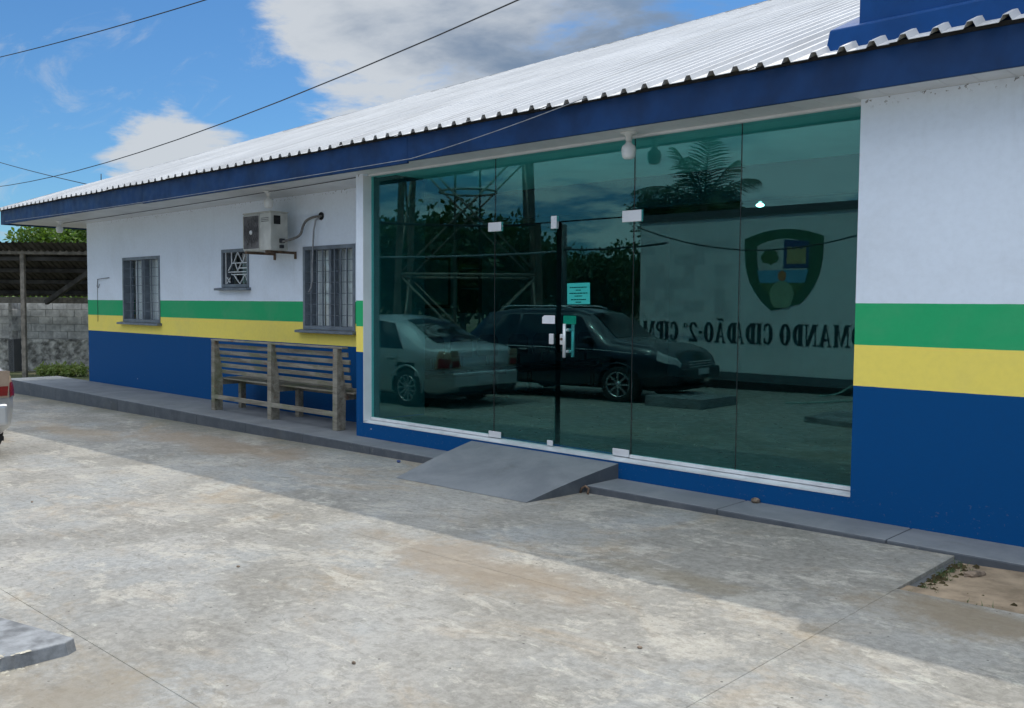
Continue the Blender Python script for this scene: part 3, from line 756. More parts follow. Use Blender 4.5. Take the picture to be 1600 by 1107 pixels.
# ---- hipped roof of ribbed metal sheets
K = .395; EY = -.545; EZ = 3.285; HX = -19.42; RUN = 10.75
roof = MB()
ridz = EZ + K*RUN; RX1 = 16.0
roof.add([(HX, EY+2*RUN, EZ), (HX, EY, EZ), (HX+RUN, EY+RUN, ridz)], [(0, 1, 2)])                         # left hip slope
roof.add([(HX, EY+2*RUN, EZ), (HX+RUN, EY+RUN, ridz), (RX1, EY+RUN, ridz), (RX1, EY+2*RUN, EZ)], [(0, 1, 2, 3)])
rf = roof.build('roof', 'roof', bld)
PITCHX = .2
def rib_sheet(x0, nrib, lift):
    """one sheet: flat pans with trapezoid ribs; its upper end follows the hip"""
    m = MB()
    prof = []
    for k in range(nrib):
        a = x0 + k*PITCHX
        prof += [(a, 0), (a+.060, 0), (a+.080, .040), (a+.112, .040), (a+.132, 0)]
    prof.append((x0+nrib*PITCHX+.012, 0))
    lo, hi = [], []
    for x, h in prof:
        run = min(RUN, max(.02, x-HX))
        lo.append((x, EY, EZ+h+lift)); hi.append((x, EY+run, EZ+K*run+h+lift))
    n = len(prof)
    m.add(lo+hi, [(i, i+1, n+i+1, n+i) for i in range(n-1)])
    # folded underside so the sheet end has thickness
    lo2 = [(x, y+.0, z-.004) for x, y, z in lo]
    m.add(lo+lo2, [(i, n+i, n+i+1, i+1) for i in range(n-1)])
    return m
x = HX; i = 0
while x < RX1-.5:
    sh = rib_sheet(x, 5, (0, .007)[i % 2]+rnd.uniform(0, .003)).build('roof_sheet', 'roof', rf)
    x += 1.0; i += 1
# dark closure strip behind the rib ends
box('rib_closure', 'black', rf, HX+.15, 6.0, FY-.018, FY+.01, FZ1+.001, EZ+.03)
# thin hip capping
MB().bar((HX+.1, EY+.12, EZ+.075), (HX+RUN, EY+RUN, ridz+.035), .10, .006, (-.3, -.3, 1)).build('hip_cap', 'roof', rf)
# blue masonry parapet standing on the roof above the right wing
pz = lambda y: EZ + K*(y-EY)
PY0 = -.36
par = MB()
par.hexa([(-2.93, PY0, pz(PY0)-.01), (5, PY0-.06, pz(PY0-.06)-.01), (5, PY0+.6, pz(PY0+.6)-.05), (-2.93, PY0+.6, pz(PY0+.6)-.05),
          (-2.90, PY0, pz(PY0)+.145), (5, PY0-.06, pz(PY0)+.145), (5, PY0+.6, pz(PY0)+.40), (-2.90, PY0+.6, pz(PY0)+.40)])
base = par.build('parapet', 'blue', bld, .012, 2)
tag(base, 'blue masonry parapet block on the roof')
MB().box(-2.715, -1.36, PY0+.05, PY0+.58, pz(PY0)+.10, pz(PY0)+.66).build('parapet_block', 'blue', base, .012, 2)

# ---- the hall behind the glass
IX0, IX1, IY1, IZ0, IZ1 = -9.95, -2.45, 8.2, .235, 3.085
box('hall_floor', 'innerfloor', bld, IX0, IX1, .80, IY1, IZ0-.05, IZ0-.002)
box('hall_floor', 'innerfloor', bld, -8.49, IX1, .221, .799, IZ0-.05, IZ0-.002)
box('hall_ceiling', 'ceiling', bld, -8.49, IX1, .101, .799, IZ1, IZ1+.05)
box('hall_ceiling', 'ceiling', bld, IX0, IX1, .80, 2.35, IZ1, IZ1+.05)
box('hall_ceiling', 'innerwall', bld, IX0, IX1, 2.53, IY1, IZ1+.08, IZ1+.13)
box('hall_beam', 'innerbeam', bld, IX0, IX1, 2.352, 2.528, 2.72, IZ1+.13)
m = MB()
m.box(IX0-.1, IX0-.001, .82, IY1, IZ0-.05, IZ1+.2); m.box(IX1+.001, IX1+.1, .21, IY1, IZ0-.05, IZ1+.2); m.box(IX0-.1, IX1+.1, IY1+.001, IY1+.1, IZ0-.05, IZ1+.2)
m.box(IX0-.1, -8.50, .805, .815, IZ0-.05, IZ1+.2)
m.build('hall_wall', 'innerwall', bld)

# ================================================================== THINGS ON AND BESIDE THE BUILDING
# ---- weathered bench, its back to the yard
bench = thing('slatted_bench', 'long weathered wooden slatted bench standing on the grey kerb walk, its back to the yard', 'bench', (-10.55, 0, .053))
def bpost(x, name='back_post'):
    # tapered rear post: wide foot, narrow head, leaning to the yard
    m = MB().poly([(-.065, 0), (.065, 0), (.075, .42), (.055, .60), (.010, .985), (-.055, .985), (-.060, .60)], x-.045, x+.045, 'yz')
    return m.build(name, 'wood', bench, .004, 1)
BX = [-1.50, -.03, 1.42]
for x in BX: bpost(x)
for x in BX:
    MB().box(x-.04, x+.04, .36, .44, 0, .43).build('front_leg', 'wood', bench, .004, 1)
    MB().box(x-.03, x+.03, .066, .46, .36, .435).build('seat_bearer', 'wood', bench, .003, 1)
for k in range(5):
    z = .52+.092*k; y = .055-.013*k
    dz = rnd.uniform(-.004, .004)
    m = MB(); a, b_ = (-1.54, z+dz), (1.60+rnd.uniform(-.03, .02), z-dz)
    m.hexa([(a[0], y, a[1]), (b_[0], y, b_[1]), (b_[0], y+.022, b_[1]), (a[0], y+.022, a[1]), (a[0], y-.006, a[1]+.055), (b_[0], y-.006, b_[1]+.055), (b_[0], y+.016, b_[1]+.055), (a[0], y+.016, a[1]+.055)])
    m.build('back_slat', 'wood', bench, .003, 1)
MB().box(-1.56, 1.56, -.055, .035, .986, 1.008).build('top_rail', 'wood', bench, .004, 1)
for k in range(5): MB().box(-1.55, 1.60, .085+.082*k, .15+.082*k, .4355, .4575+.002*(k % 2)).build('seat_slat', 'wood', bench, .003, 1)
MB().box(-1.55, 1.44, -.062, -.028, .165, .225).build('stretcher', 'wood', bench, .003, 1)
MB().box(-1.55, 1.60, .442, .462, .35, .430).build('seat_apron', 'wood', bench, .003, 1)

# ---- air-conditioner condenser on brackets
ac = thing('air_conditioner', 'cream air-conditioner outdoor unit on rusty brackets between the two barred windows', 'air conditioner', (-11.205, .15, 2.285))
MB().box(-.345, .345, .0, .27, 0, .505).build('casing', 'acwhite', ac, .012, 2)
MB().box(-.355, .355, -.008, .278, .505, .522).build('top_cover', 'acwhite', ac, .006, 1)
MB().box(-.325, .075, -.006, -.0005, .03, .475).build('fan_panel', 'acdirty', ac, .003, 1)
gr = MB()
for r in (.06, .10, .14, .18): gr.tube([(-.125+r*math.cos(t*2*math.pi/28), -.010, .2525+r*math.sin(t*2*math.pi/28)) for t in range(29)], .003, 4, False)
for k in range(12): gr.bar((-.125+.03*math.cos(k*math.pi/6), -.010, .2525+.03*math.sin(k*math.pi/6)), (-.125+.195*math.cos(k*math.pi/6), -.010, .2525+.195*math.sin(k*math.pi/6)), .004)
gr.build('fan_guard', 'acdirty', ac)
MB().lathe([(0, .012), (.026, .012), (.032, 0)], 16, Matrix.Translation((-.125, -.012, .2525)) @ Matrix.Rotation(R(90), 4, 'X')).build('fan_hub', 'bulb', ac)
for a, b_, c, d_ in ((-.335, -.325, .02, .485), (.075, .085, .02, .485), (-.325, .075, .475, .485), (-.325, .075, .02, .03)): MB().box(a, b_, -.012, -.0005, c, d_).build('panel_rim', 'acwhite', ac)
for k in range(3): MB().box(.12, .30, -.003, -.0004, .43-.022*k, .438-.022*k).build('louvre', 'acdirty', ac)
MB().box(.3455, .350, .05, .15, .35, .465).build('cable_hatch', 'black', ac)
MB().box(.3455, .385, .13, .20, .10, .16).build('valve', 'darkplastic', ac, .006, 1)
MB().box(.3455, .38, .13, .19, .03, .075).build('valve', 'darkplastic', ac, .006, 1)
for x in (-.26, .26):
    b2 = MB(); b2.box(x-.018, x+.018, -.02, .448, -.035, -.001); b2.box(x-.018, x+.018, .430, .448, -.10, -.035)
    b2.build('bracket', 'rust', ac)
# wrapped pipes up to the wall hole, drain hose hanging from it
pl = thing('refrigerant_pipe', 'grey wrapped pipe curving from the air conditioner to a hole in the wall', 'pipe', (-10.6, .5, 2.4))
pp = [(-10.84, .30, 2.40), (-10.72, .40, 2.44), (-10.66, .48, 2.50), (-10.645, .52, 2.62), (-10.60, .545, 2.69), (-10.48, .56, 2.725), (-10.36, .58, 2.735), (-10.33, .62, 2.735)]
MB().tube(smooth_pts([Vector((a+10.6, b_-.5, c-2.4)) for a, b_, c in pp]), .017, 8).build('insulation', 'tapegrey', pl)
MB().lathe([(.0, 0), (.05, 0), (.055, .01), (.05, .02)], 12, Matrix.Translation((-10.33+10.6, .598-.5, 2.735-2.4)) @ Matrix.Rotation(R(90), 4, 'X')).build('wall_hole', 'black', pl)
pts = [(-10.335, .575, 2.72), (-10.40, .55, 2.68), (-10.43, .54, 2.55), (-10.455, .54, 2.30), (-10.46, .535, 2.05), (-10.46, .535, 1.88), (-10.48, .53, 1.79), (-10.52, .52, 1.73)]
tag(MB().tube(pts, .012, 8).build('drain_hose', 'cablegrey'), 'thin grey drain hose hanging in front of the window beside the bench', 'hose')

# ---- bare bulbs in sockets under the eave
BULB = [((-4.73, -.19), 'white bulb in socket under the eave above the glass front'), ((-10.77, .07), 'white bulb in socket under the eave above the air conditioner'), ((-17.74, .01), 'white bulb in socket under the eave at the far corner')]
bl = None
for (x, y), lab in BULB:
    if bl is None:
        bl = thing('eave_bulb', lab, 'light bulb', (x, y, SOF), 0, 'bulbs under the eave')
        MB().lathe([(.0, -.0005), (.075, -.0005), (.075, -.012), (.05, -.020), (.032, -.024), (.026, -.075), (.0, -.075)], 20).build('socket', 'bulb', bl)
        MB().lathe([(.0, -.0755), (.024, -.078), (.030, -.095), (.056, -.118), (.062, -.140), (.060, -.165), (.0595, -.168)], 20).build('bulb_base', 'bulb', bl)
        MB().lathe([(.059, -.1685), (.058, -.185), (.052, -.208), (.038, -.222), (.0, -.226)], 20).build('bulb_globe', 'bulb', bl)
    else:
        c = copy_tree(bl); c.location = (x, y, SOF); c['label'] = lab

# ---- wires
def wire(name, pts, r, mat, label, cat='cable'):
    return tag(MB().tube(pts, r, 6).build(name, mat), label, cat)
wire('overhead_wire', curve_pts(at(-60, 103, 34), at(360, -12, 22), .10), .014, 'cable', 'black overhead wire crossing the upper left corner of the sky', 'wire')
wire('overhead_wire', curve_pts(at(-60, 297, 34), at(860, -22, 11), .55), .010, 'cable', 'long black overhead wire rising above the roof to the right', 'wire')
wire('overhead_wire', curve_pts(at(-40, 242, 30), at(172, 296, 20.5), .05), .010, 'cable', 'thin wire falling from the left sky onto the roof', 'wire')
wire('fascia_wire', curve_pts((-19.0, -.50, 3.07), (-7.2, -.50, 3.045), .03)[:-1] + curve_pts((-7.2, -.50, 3.045), (-4.9, -.55, 3.31), .02), .004, 'cablegrey', 'thin pale wire slung along the blue fascia', 'wire')
wire('soffit_wire', curve_pts((-18.2, .25, SOF-.008), (-8.66, -.02, SOF-.008), .012), .005, 'cable', 'thin dark wire clipped along the white soffit', 'wire')
tag(MB().tube([at(158, 286, 24), at(158, 272, 24)], .012, 5).build('roof_rod', 'cable'), 'short thin rod standing on the far end of the roof', 'rod')
hk = MB(); hk.tube([(-17.5, .59, 1.97), (-17.45, .56, 1.985), (-17.2, .57, 2.0), (-17.0, .59, 2.01)], .006, 5); hk.tube([(-17.5, .585, 1.97), (-17.52, .58, 1.85), (-17.46, .58, 1.83), (-17.42, .585, 1.9)], .005, 5); hk.tube([(-17.53, .592, 1.95), (-17.54, .592, 1.2)], .004, 5)
tag(hk.build('loose_wires', 'cable'), 'loose wire ends sticking out of the wall near the far corner', 'wire')

# ---- stones and litter
def pebble(name, loc, s, mat, label, cat, seed):
    r2 = random.Random(seed); bm = bmesh.new(); bmesh.ops.create_icosphere(bm, subdivisions=2, radius=1)
    for v in bm.verts:
        k = 1+r2.uniform(-.16, .16); v.co = Vector((v.co.x*s[0]*k, v.co.y*s[1]*k, v.co.z*s[2]*k))
    me = bpy.data.meshes.new(name); bm.to_mesh(me); bm.free(); me.materials.append(M[mat])
    o = bpy.data.objects.new(name, me); COL.objects.link(o); o.location = loc; o.rotation_euler = (0, 0, r2.uniform(0, 3)); return tag(o, label, cat)
pebble('stone', (-3.50, -.14, .085), (.045, .035, .024), 'stone', 'small brown stone lying on the grey entrance step', 'stone', 3)
pebble('stone', (-1.70, -.84, gz(-1.7)-.02), (.075, .035, .022), 'stone', 'flat dark stone lying in the dirt patch', 'stone', 5)
pebble('crumpled_wrapper', (-7.25, -.62, gz(-7.25)+.012), (.035, .02, .014), 'e_blue', 'small crumpled blue wrapper on the concrete below the kerb walk', 'litter', 8)
for k, (x, y) in enumerate(((-4.95, -3.75), (-3.2, -4.2), (-7.9, -3.9), (-2.4, -3.2), (-2.75, -4.45))):
    pebble('pebble', (x, y, gz(x)+.004), (.012, .009, .007), 'stone', ('tiny dark pebble on the sunlit concrete, %s' % ('middle of the yard', 'nearest the lower edge', 'farthest to the left', 'nearest the eave shadow', 'right of the chipped cover')[k]), 'pebble', 20+k)['group'] = 'pebbles on the concrete'
# white conduit stub in the ramp gap
pt = MB().tube([(-4.80, -.60, gz(-4.8)+.0), (-4.80, -.585, gz(-4.8)+.045), (-4.84, -.58, gz(-4.8)+.062), (-4.875, -.585, gz(-4.8)+.04), (-4.88, -.6, gz(-4.8))], .010, 8)
tag(pt.build('pipe_stub', 'rust'), 'bent pipe stub poking out beside the ramp', 'pipe')

# ---- raised concrete cover in the left foreground (broken corner) and another one near the boundary wall
def cover(name, x0, x1, y0, y1, h, label, chip):
    c = thing(name, label, 'cover', ((x0+x1)/2, (y0+y1)/2, gz((x0+x1)/2)))
    w, l = (x1-x0)/2, (y1-y0)/2; sl_ = .0145
    m = MB()
    if chip:
        out = [(-w, -l), (w, -l), (w-.005, l-.34), (w-.018, l-.30), (w, l-.265), (w, l-.05), (w-.035, l), (w-.60, l-.15), (-w, l-.40)]
    else: out = [(-w, -l), (w, -l), (w, l), (-w, l)]
    n = len(out)
    m.add([(x, y, sl_*x-.02) for x, y in out] + [(x*.985, y*.985, h) for x, y in out], [tuple(range(n-1, -1, -1)), tuple(range(n, 2*n))] + [(i, (i+1) % n, n+(i+1) % n, n+i) for i in range(n)])
    m.build('slab', 'coverpaint', c, .005, 2)
    if chip:
        r2 = random.Random(4); mm = MB()
        for k in range(46):
            y = l-.29+r2.gauss(0, .045); x = w+r2.gauss(.0, .02); r = r2.uniform(.003, .012); z = (h+.001 if x < w-.012 else sl_*w-.001)
            mm.add([(x-r, y-r, z), (x+r, y-r, z), (x+r, y+r, z), (x-r, y+r, z), (x, y, z+r*.5)], [(0, 1, 4), (1, 2, 4), (2, 3, 4), (3, 0, 4)])
        o = mm.build('crumbs', 'crumb', c); o['kind'] = 'stuff'
    return c
cover('concrete_cover', -5.75, -4.21, -6.5, -4.96, .070, 'raised grey concrete cover with a chipped corner in the left foreground', True)
cover('concrete_cover', -8.75, -7.7, -6.95, -5.75, .16, 'raised concrete cover beside the dark car, seen mirrored in the glass', False)

# ================================================================== LEFT BACKGROUND: block wall, shed, trees
U = Vector((.724, .690, 0)); V = Vector((-.690, .724, 0))            # along the wall, and away from the yard
BO = Vector((-26.6, 3.3, 0))
bw = thing('block_wall', 'unplastered grey concrete block wall with rough plastered base behind the shed post', 'wall', BO, math.atan2(U.y, U.x))
gb = gz(-26)-.03
proto = None
def blk(x, z, w):
    global proto
    o = MB().box(x+.005, x+w-.005, -.07, .07, z+.005, z+.195).build('block', 'block', bw, .006, 1)
    o.rotation_euler = (0, 0, 0)
    return o
pb = {}
for row in range(5):
    x = -2.6 + (-.2 if row % 2 else 0)
    while x < 3.4:
        w = .40
        if w not in pb: pb[w] = blk(0, 0, w); o = pb[w]
        else: o = pb[w].copy(); COL.objects.link(o); o.parent = bw
        o.location = (x, rnd.uniform(-.008, .008), gb+.86+.2*row); x += .4
MB().box(-2.7, 3.4, -.055, .055, gb, gb+1.855).build('mortar_core', 'mortar', bw)
nx_ = 60; mm = MB(); vv = []
r2 = random.Random(12)
for j in range(13):
    for i in range(nx_+1): vv.append((-2.7+6.1*i/nx_, -.09-r2.uniform(0, .035), gb-.1+.95*j/12))
mm.add(vv, [(j*(nx_+1)+i, j*(nx_+1)+i+1, (j+1)*(nx_+1)+i+1, (j+1)*(nx_+1)+i) for j in range(12) for i in range(nx_)])
mm.add([(-2.7, -.09, gb+.85), (3.4, -.09, gb+.85), (3.4, .07, gb+.85), (-2.7, .07, gb+.85)], [(0, 1, 2, 3)])
mm.build('plaster_base', 'rubble', bw)
tag(bw, None)
# a second length of wall under the shed, shade put into its dark base colour
bw2 = thing('block_wall', 'shaded block wall length under the shed at the left edge', 'wall', (-27.3, 2.3, 0), R(118))
pb2 = None
for row in range(5):
    x = .1 + (-.2 if row % 2 else 0)
    while x < 5:
        if pb2 is None: pb2 = MB().box(.005, .395, -.07, .07, .005, .195).build('block', 'block', bw2, .006, 1); o = pb2
        else: o = pb2.copy(); COL.objects.link(o); o.parent = bw2
        o.location = (x, 0, gb+.86+.2*row); x += .4
MB().box(-.1, 5.2, -.055, .055, gb-.1, gb+1.855).build('mortar_core', 'mortar', bw2)
MB().box(-.1, 5.2, -.10, .09, gb-.1, gb+.85).build('plaster_base', 'darkgrey', bw2)

shed = thing('open_shed', 'open lean-to shed with dark metal roof on a timber post', 'shed', (-24.4, 1.6, gz(-24)), math.atan2(U.y, U.x))
# local x along U, local y away
SH0, SH1 = 3.18, 1.95
rfm = MB(); nrib = 46
prof = []
for k in range(nrib):
    a = -3.0+k*.155; prof += [(a, 0), (a+.05, 0), (a+.075, .03), (a+.105, .03), (a+.13, 0)]
lo = [(x, -.5, SH0+.06+h) for x, h in prof]; hi = [(x, 2.35, SH1+h) for x, h in prof]; n = len(prof)
rfm.add(lo+hi, [(i, i+1, n+i+1, n+i) for i in range(n-1)])
rfm.build('roof', 'shedroof', shed)
MB().box(-.05, .05, -.05, .05, -.1, SH0-.02).build('post', 'shedwood', shed, .006, 1)
MB().box(-.09, .09, -.06, .06, SH0-.07, SH0+.03).build('post_head', 'shedwood', shed, .006, 1)
MB().box(-3.0, 3.6, -.08, -.025, SH0-.20, SH0-.03).build('front_beam', 'shedwood', shed, .006, 1)
for y in (.15, .75, 1.35, 1.95):
    z = SH0+.06+(SH1-SH0-.06)*(y+.5)/2.85-.06; MB().box(-3.0, 3.6, y-.035, y+.035, z-.05, z+.045).build('purlin', 'shedroof', shed)
MB().bar((-.1, 1.3, 1.80), (2.2, .1, SH0-.2), .09, .12).build('brace', 'shedroof', shed)
MB().box(-3.0, 1.05, 1.5, 1.56, 1.78, 1.94).build('rail', 'shedwood', shed, .006, 1)
for x in (-2.9, 3.5): MB().box(x-.05, x+.05, 2.2, 2.3, -.1, SH1-.02).build('post', 'shedwood', shed)

# ---- foliage
def crown_mesh(name, seed, rx, rz, nclump, per, leaf, mat):
    r3 = random.Random(seed); m = MB()
    for c in range(nclump):
        while True:
            p = Vector((r3.uniform(-1, 1), r3.uniform(-1, 1), r3.uniform(-1, 1)))
            if .25 < p.length < 1: break
        p = p*(.62+.38*r3.random()); cc = Vector((p.x*rx, p.y*rx, p.z*rz)); cr = r3.uniform(.16, .34)*rx
        for k in range(per):
            q = Vector((r3.gauss(0, 1), r3.gauss(0, 1), r3.gauss(0, .7))); q = q.normalized()*cr*r3.random()**.45
            a = cc+q
            d = (q.normalized()+Vector((r3.gauss(0, .6), r3.gauss(0, .6), r3.gauss(-.25, .5)))).normalized()
            s = d.cross(Vector((r3.gauss(0, 1), r3.gauss(0, 1), r3.gauss(0, 1)))).normalized()
            l = leaf*r3.uniform(.6, 1.3); w = l*.30; nrm_ = d.cross(s)*l*.08
            m.add([a, a+d*l*.5+s*w+nrm_, a+d*l, a+d*l*.5-s*w+nrm_], [(0, 1, 2, 3)])
    me = bpy.data.meshes.new(name); me.from_pydata(m.v, [], m.f); me.update(); me.materials.append(M[mat]); return me
CRP = crown_mesh('foliage', 8, 1.0, .45, 22, 26, .30, 'leaf_p')
CR = [crown_mesh('crown', 1, 2.6, 2.0, 70, 80, .26, 'leaf_a'), crown_mesh('crown', 2, 3.0, 2.4, 80, 80, .30, 'leaf_b'), crown_mesh('crown', 3, 1.0, .55, 26, 90, .15, 'leaf_a')]
def tree(loc, h, sc, ci, label, group=None, rz=0):
    t = thing('leafy_tree', label, 'tree', loc, rz, group)
    r3 = random.Random(int(abs(loc[0]*10)+abs(loc[1]*7)))
    tr = MB(); tr.tube([(0, 0, -.2), (.05, .02, h*.35), (-.04, .05, h*.7), (0, 0, h)], [.16*sc, .13*sc, .10*sc, .05*sc], 8)
    for k in range(6):
        a = k*1.05+r3.random(); z0 = h*(.5+.08*k); tr.tube([(0, 0, z0), (math.cos(a)*.8*sc, math.sin(a)*.8*sc, z0+.7*sc), (math.cos(a)*1.6*sc, math.sin(a)*1.6*sc, z0+1.2*sc)], [.06*sc, .04*sc, .015*sc], 6)
    tr.build('trunk', 'bark', t)
    c = bpy.data.objects.new('crown', CR[ci]); COL.objects.link(c); c.parent = t; c.location = (0, 0, h); c.scale = (sc, sc, sc); c.rotation_euler = (0, 0, r3.uniform(0, 6)); return t
def shrub(loc, sc, label, group=None, me=None):
    t = thing('shrub', label, 'shrub', loc, rnd.uniform(0, 6), group)
    MB().tube([(0, 0, -.1), (.03, 0, .3*sc), (0, .02, .6*sc)], [.03, .025, .012], 6).build('stem', 'bark', t)
    c = bpy.data.objects.new('foliage', me or CR[2]); COL.objects.link(c); c.parent = t; c.location = (0, 0, .55*sc); c.scale = (sc, sc, sc); return t
p = at(75, 372, 33); tree((p.x, p.y, gz(-30)), p.z-gz(-30)-.45, .64, 0, 'small bright green tree behind the shed, left of the gap of sky', 'trees behind the shed')
p = at(126, 365, 34); tree((p.x, p.y, gz(-30)), p.z-gz(-30)-.1, .62, 0, 'bright green tree behind the shed, close to the building corner', 'trees behind the shed', 2)
p = at(30, 420, 40); tree((p.x, p.y, gz(-30)), p.z-gz(-30)-.9, .75, 1, 'dark green low tree beyond the shed roof at the left edge', 'trees behind the shed', 4)
for k, x in enumerate((-20, 12, 44, 76, 108, 135)):
    p = at(x, 486, 28.5+.4*k); shrub((p.x, p.y, gz(-28)), 1.9, ('leafy green shrub showing over the block wall, %s' % ('outermost at the left edge', 'left of the shed post', 'just behind the shed post', 'right of the shed post', 'over the middle of the lit wall', 'next to the building corner')[k]), 'shrubs over the block wall')
for k, (x, y) in enumerate(((72, 594), (90, 589), (106, 591), (124, 592))):
    p = at(x, y, 23.2); s_ = shrub((p.x, p.y, gz(-24)-.06), .30, ('low pale green plant at the wall foot, %s' % ('nearest the shed post', 'second from the shed post', 'second from the building corner', 'nearest the building corner')[k]), 'low plants at the block wall', CRP)
for k, x in enumerate((-60, 150)):
    p = at(x, 470, 60+8*k); tree((p.x, p.y, gz(-40)), 4.0, 1.2, 1, ('dark green tree far behind the left edge of the shed', 'dark green tree far behind the building corner')[k], 'far trees')

# ================================================================== ACROSS THE YARD (seen mirrored in the glass)
# ---- cars: a body lofted from stations, glass and lamps laid on the same surface
def lerp_keys(keys, x):
    if x <= keys[0][0]: return keys[0][1]
    for (a, va), (b_, vb) in zip(keys, keys[1:]):
        if x <= b_:
            t = (x-a)/(b_-a); t = t*t*(3-2*t)*.5+t*.5
            return va+(vb-va)*t
    return keys[-1][1]
class CarShape:
    def __init__(s, W, zb, belt, roof, wroof, width): s.W, s.zb, s.belt, s.roof, s.wroof, s.width = W, zb, belt, roof, wroof, width
    def sec(s, x):
        w = s.W*lerp_keys(s.width, x); zb = lerp_keys(s.zb, x); be = lerp_keys(s.belt, x); rf_ = lerp_keys(s.roof, x); wr = s.W*lerp_keys(s.wroof, x)
        h = be-zb
        return [(0, zb), (w*.86, zb), (w*.965, zb+.10*h), (w, zb+.42*h), (w*.995, zb+.72*h), (w*.955, be), (wr+(w*.93-wr)*.55, be+(rf_-be)*.45), (wr, be+(rf_-be)*.86), (wr*.80, rf_), (0, rf_+.018)]
    def pt(s, x, v, side, off=0.0):
        sc = s.sec(x); i = min(int(v), len(sc)-2); t = v-i
        a, b_ = sc[i], sc[i+1]; y, z = a[0]+(b_[0]-a[0])*t, a[1]+(b_[1]-a[1])*t
        n = Vector((0, b_[1]-a[1], -(b_[0]-a[0]))); n.normalize()
        return Vector((x, side*(y+n.y*off), z+n.z*off))
    def patch(s, xs_, vs_, side, off, skew=None):
        m = MB(); nx_, nv = len(xs_), len(vs_)
        m.add([s.pt(xs_[i] if not skew else xs_[i]+skew(vs_[j], i/(nx_-1)), vs_[j], side, off) for j in range(nv) for i in range(nx_)], [(j*nx_+i, j*nx_+i+1, (j+1)*nx_+i+1, (j+1)*nx_+i) for j in range(nv-1) for i in range(nx_-1)], True)
        return m
def frange(a, b_, n): return [a+(b_-a)*i/n for i in range(n+1)]
def wheel(car, x, y, rad, side, spokes, name='wheel'):
    A = Matrix.Translation((x, y, rad)) @ Matrix.Rotation(R(-90*side), 4, 'X')      # axle out of the side
    tw = .20
    t = MB().lathe([(rad*.62, -tw), (rad*.93, -tw), (rad, -tw+.03), (rad, -.03), (rad*.94, 0), (rad*.68, .004), (rad*.66, -.02), (rad*.62, -.05)], 36, A).build(name, 'tyre', car)
    r = MB().lathe([(rad*.67, .0), (rad*.65, .008), (rad*.62, -.01), (rad*.60, -.07), (rad*.10, -.075), (0, -.075)], 36, A)
    rim = r.build('rim', 'darkplastic', t)
    s = MB()
    for k in range(spokes):
        a = 2*math.pi*k/spokes; ca, sa = math.cos(a), math.sin(a)
        p0 = A @ Vector((.05*ca, .05*sa, -.012)); p1 = A @ Vector((rad*.64*ca, rad*.64*sa, -.004))
        s.bar(p0, p1, .030, .02, tuple(A.to_3x3() @ Vector((0, 0, 1))))
    s.lathe([(rad*.655, -.012), (rad*.685, .008), (rad*.64, .010), (rad*.615, -.02)], 36, A)
    s.lathe([(0, .004), (.05, 0), (.06, -.02)], 16, A)
    s.build('spokes', 'rim', t)
def make_car(name, label, cat, loc, heading, cs, L, paint, wheels, rad, spokes, side_windows, rear_win, front_win, group=None):
    """x runs from the rear (0) to the front (L); local +y is the left side"""
    c = thing(name, label, cat, loc, heading, group)
    m = MB(); xs_ = frange(0, L, 96); nv = 10; rows = []
    for x in xs_:
        sc = cs.sec(x); rows.append([(x, y, z) for y, z in sc] + [(x, -y, z) for y, z in reversed(sc[1:-1])])
    n = len(rows[0]); V_ = [p for r_ in rows for p in r_]; F_ = []
    for i in range(len(xs_)-1):
        for k in range(n):
            q = (i*n+k, i*n+(k+1) % n, (i+1)*n+(k+1) % n, (i+1)*n+k)
            cx = sum(V_[a][0] for a in q)/4; cy = sum(V_[a][1] for a in q)/4; cz = sum(V_[a][2] for a in q)/4
            if abs(cy) > cs.W*.55 and any((cx-w)**2+(cz-rad)**2 < (rad*1.17)**2 for w in wheels): continue
            F_.append(q)
    F_ += [tuple(range(n-1, -1, -1)), tuple((len(xs_)-1)*n+k for k in range(n))]
    m.add(V_, F_, True)
    body = m.build('body', paint, c)
    for w in wheels:
        for s in (1, -1):
            a = MB(); ring = []
            for k in range(25):
                t = math.pi*(k/24)*1.10-.05*math.pi
                ring.append((w+rad*1.17*math.cos(t), s*(cs.sec(w)[3][0]*.985), rad+rad*1.17*math.sin(t)))
            vs_ = ring + [(w+(p[0]-w)*.985, s*cs.W*.5, rad+(p[2]-rad)*.985) for p in ring]
            a.add(vs_, [(i, i+1, 25+i+1, 25+i) for i in range(24)], True); a.build('wheel_well', 'black', body)
            a2 = MB().tube([(p[0], p[1]+s*.006, p[2]) for p in ring], .018, 6); a2.build('arch_lip', paint, body)
            wheel(c, w, s*(cs.sec(w)[3][0]-.015), rad, s, spokes)
    MB().box(.15, L-.15, -cs.W*.84, cs.W*.84, cs.sec(L/2)[0][1]-.02, cs.sec(L/2)[0][1]+.03).build('underbody', 'black', body)
    for x0, x1, sk0, sk1 in side_windows:
        for s in (1, -1):
            cs.patch(frange(x0, x1, 8), frange(5.06, 6.92, 4), s, .006, lambda v, t: (v-5)/2*(sk0*(1-t)+sk1*t)).build('side_window', 'carglass', body)
    for x0, x1 in (rear_win, front_win):
        g = MB(); n2 = 10; xs2 = frange(x0, x1, 10)
        yy = frange(-1, 1, n2)
        g.add([(x, y_*cs.sec(x)[8][0]*1.02, cs.sec(x)[8][1]+.018*(1-abs(y_))+.008) for x in xs2 for y_ in yy], [(i*(n2+1)+k, i*(n2+1)+k+1, (i+1)*(n2+1)+k+1, (i+1)*(n2+1)+k) for i in range(10) for k in range(n2)], True)
        g.build('rear_window' if x0 < L/2 else 'windscreen', 'carglass', body)
    return c, body
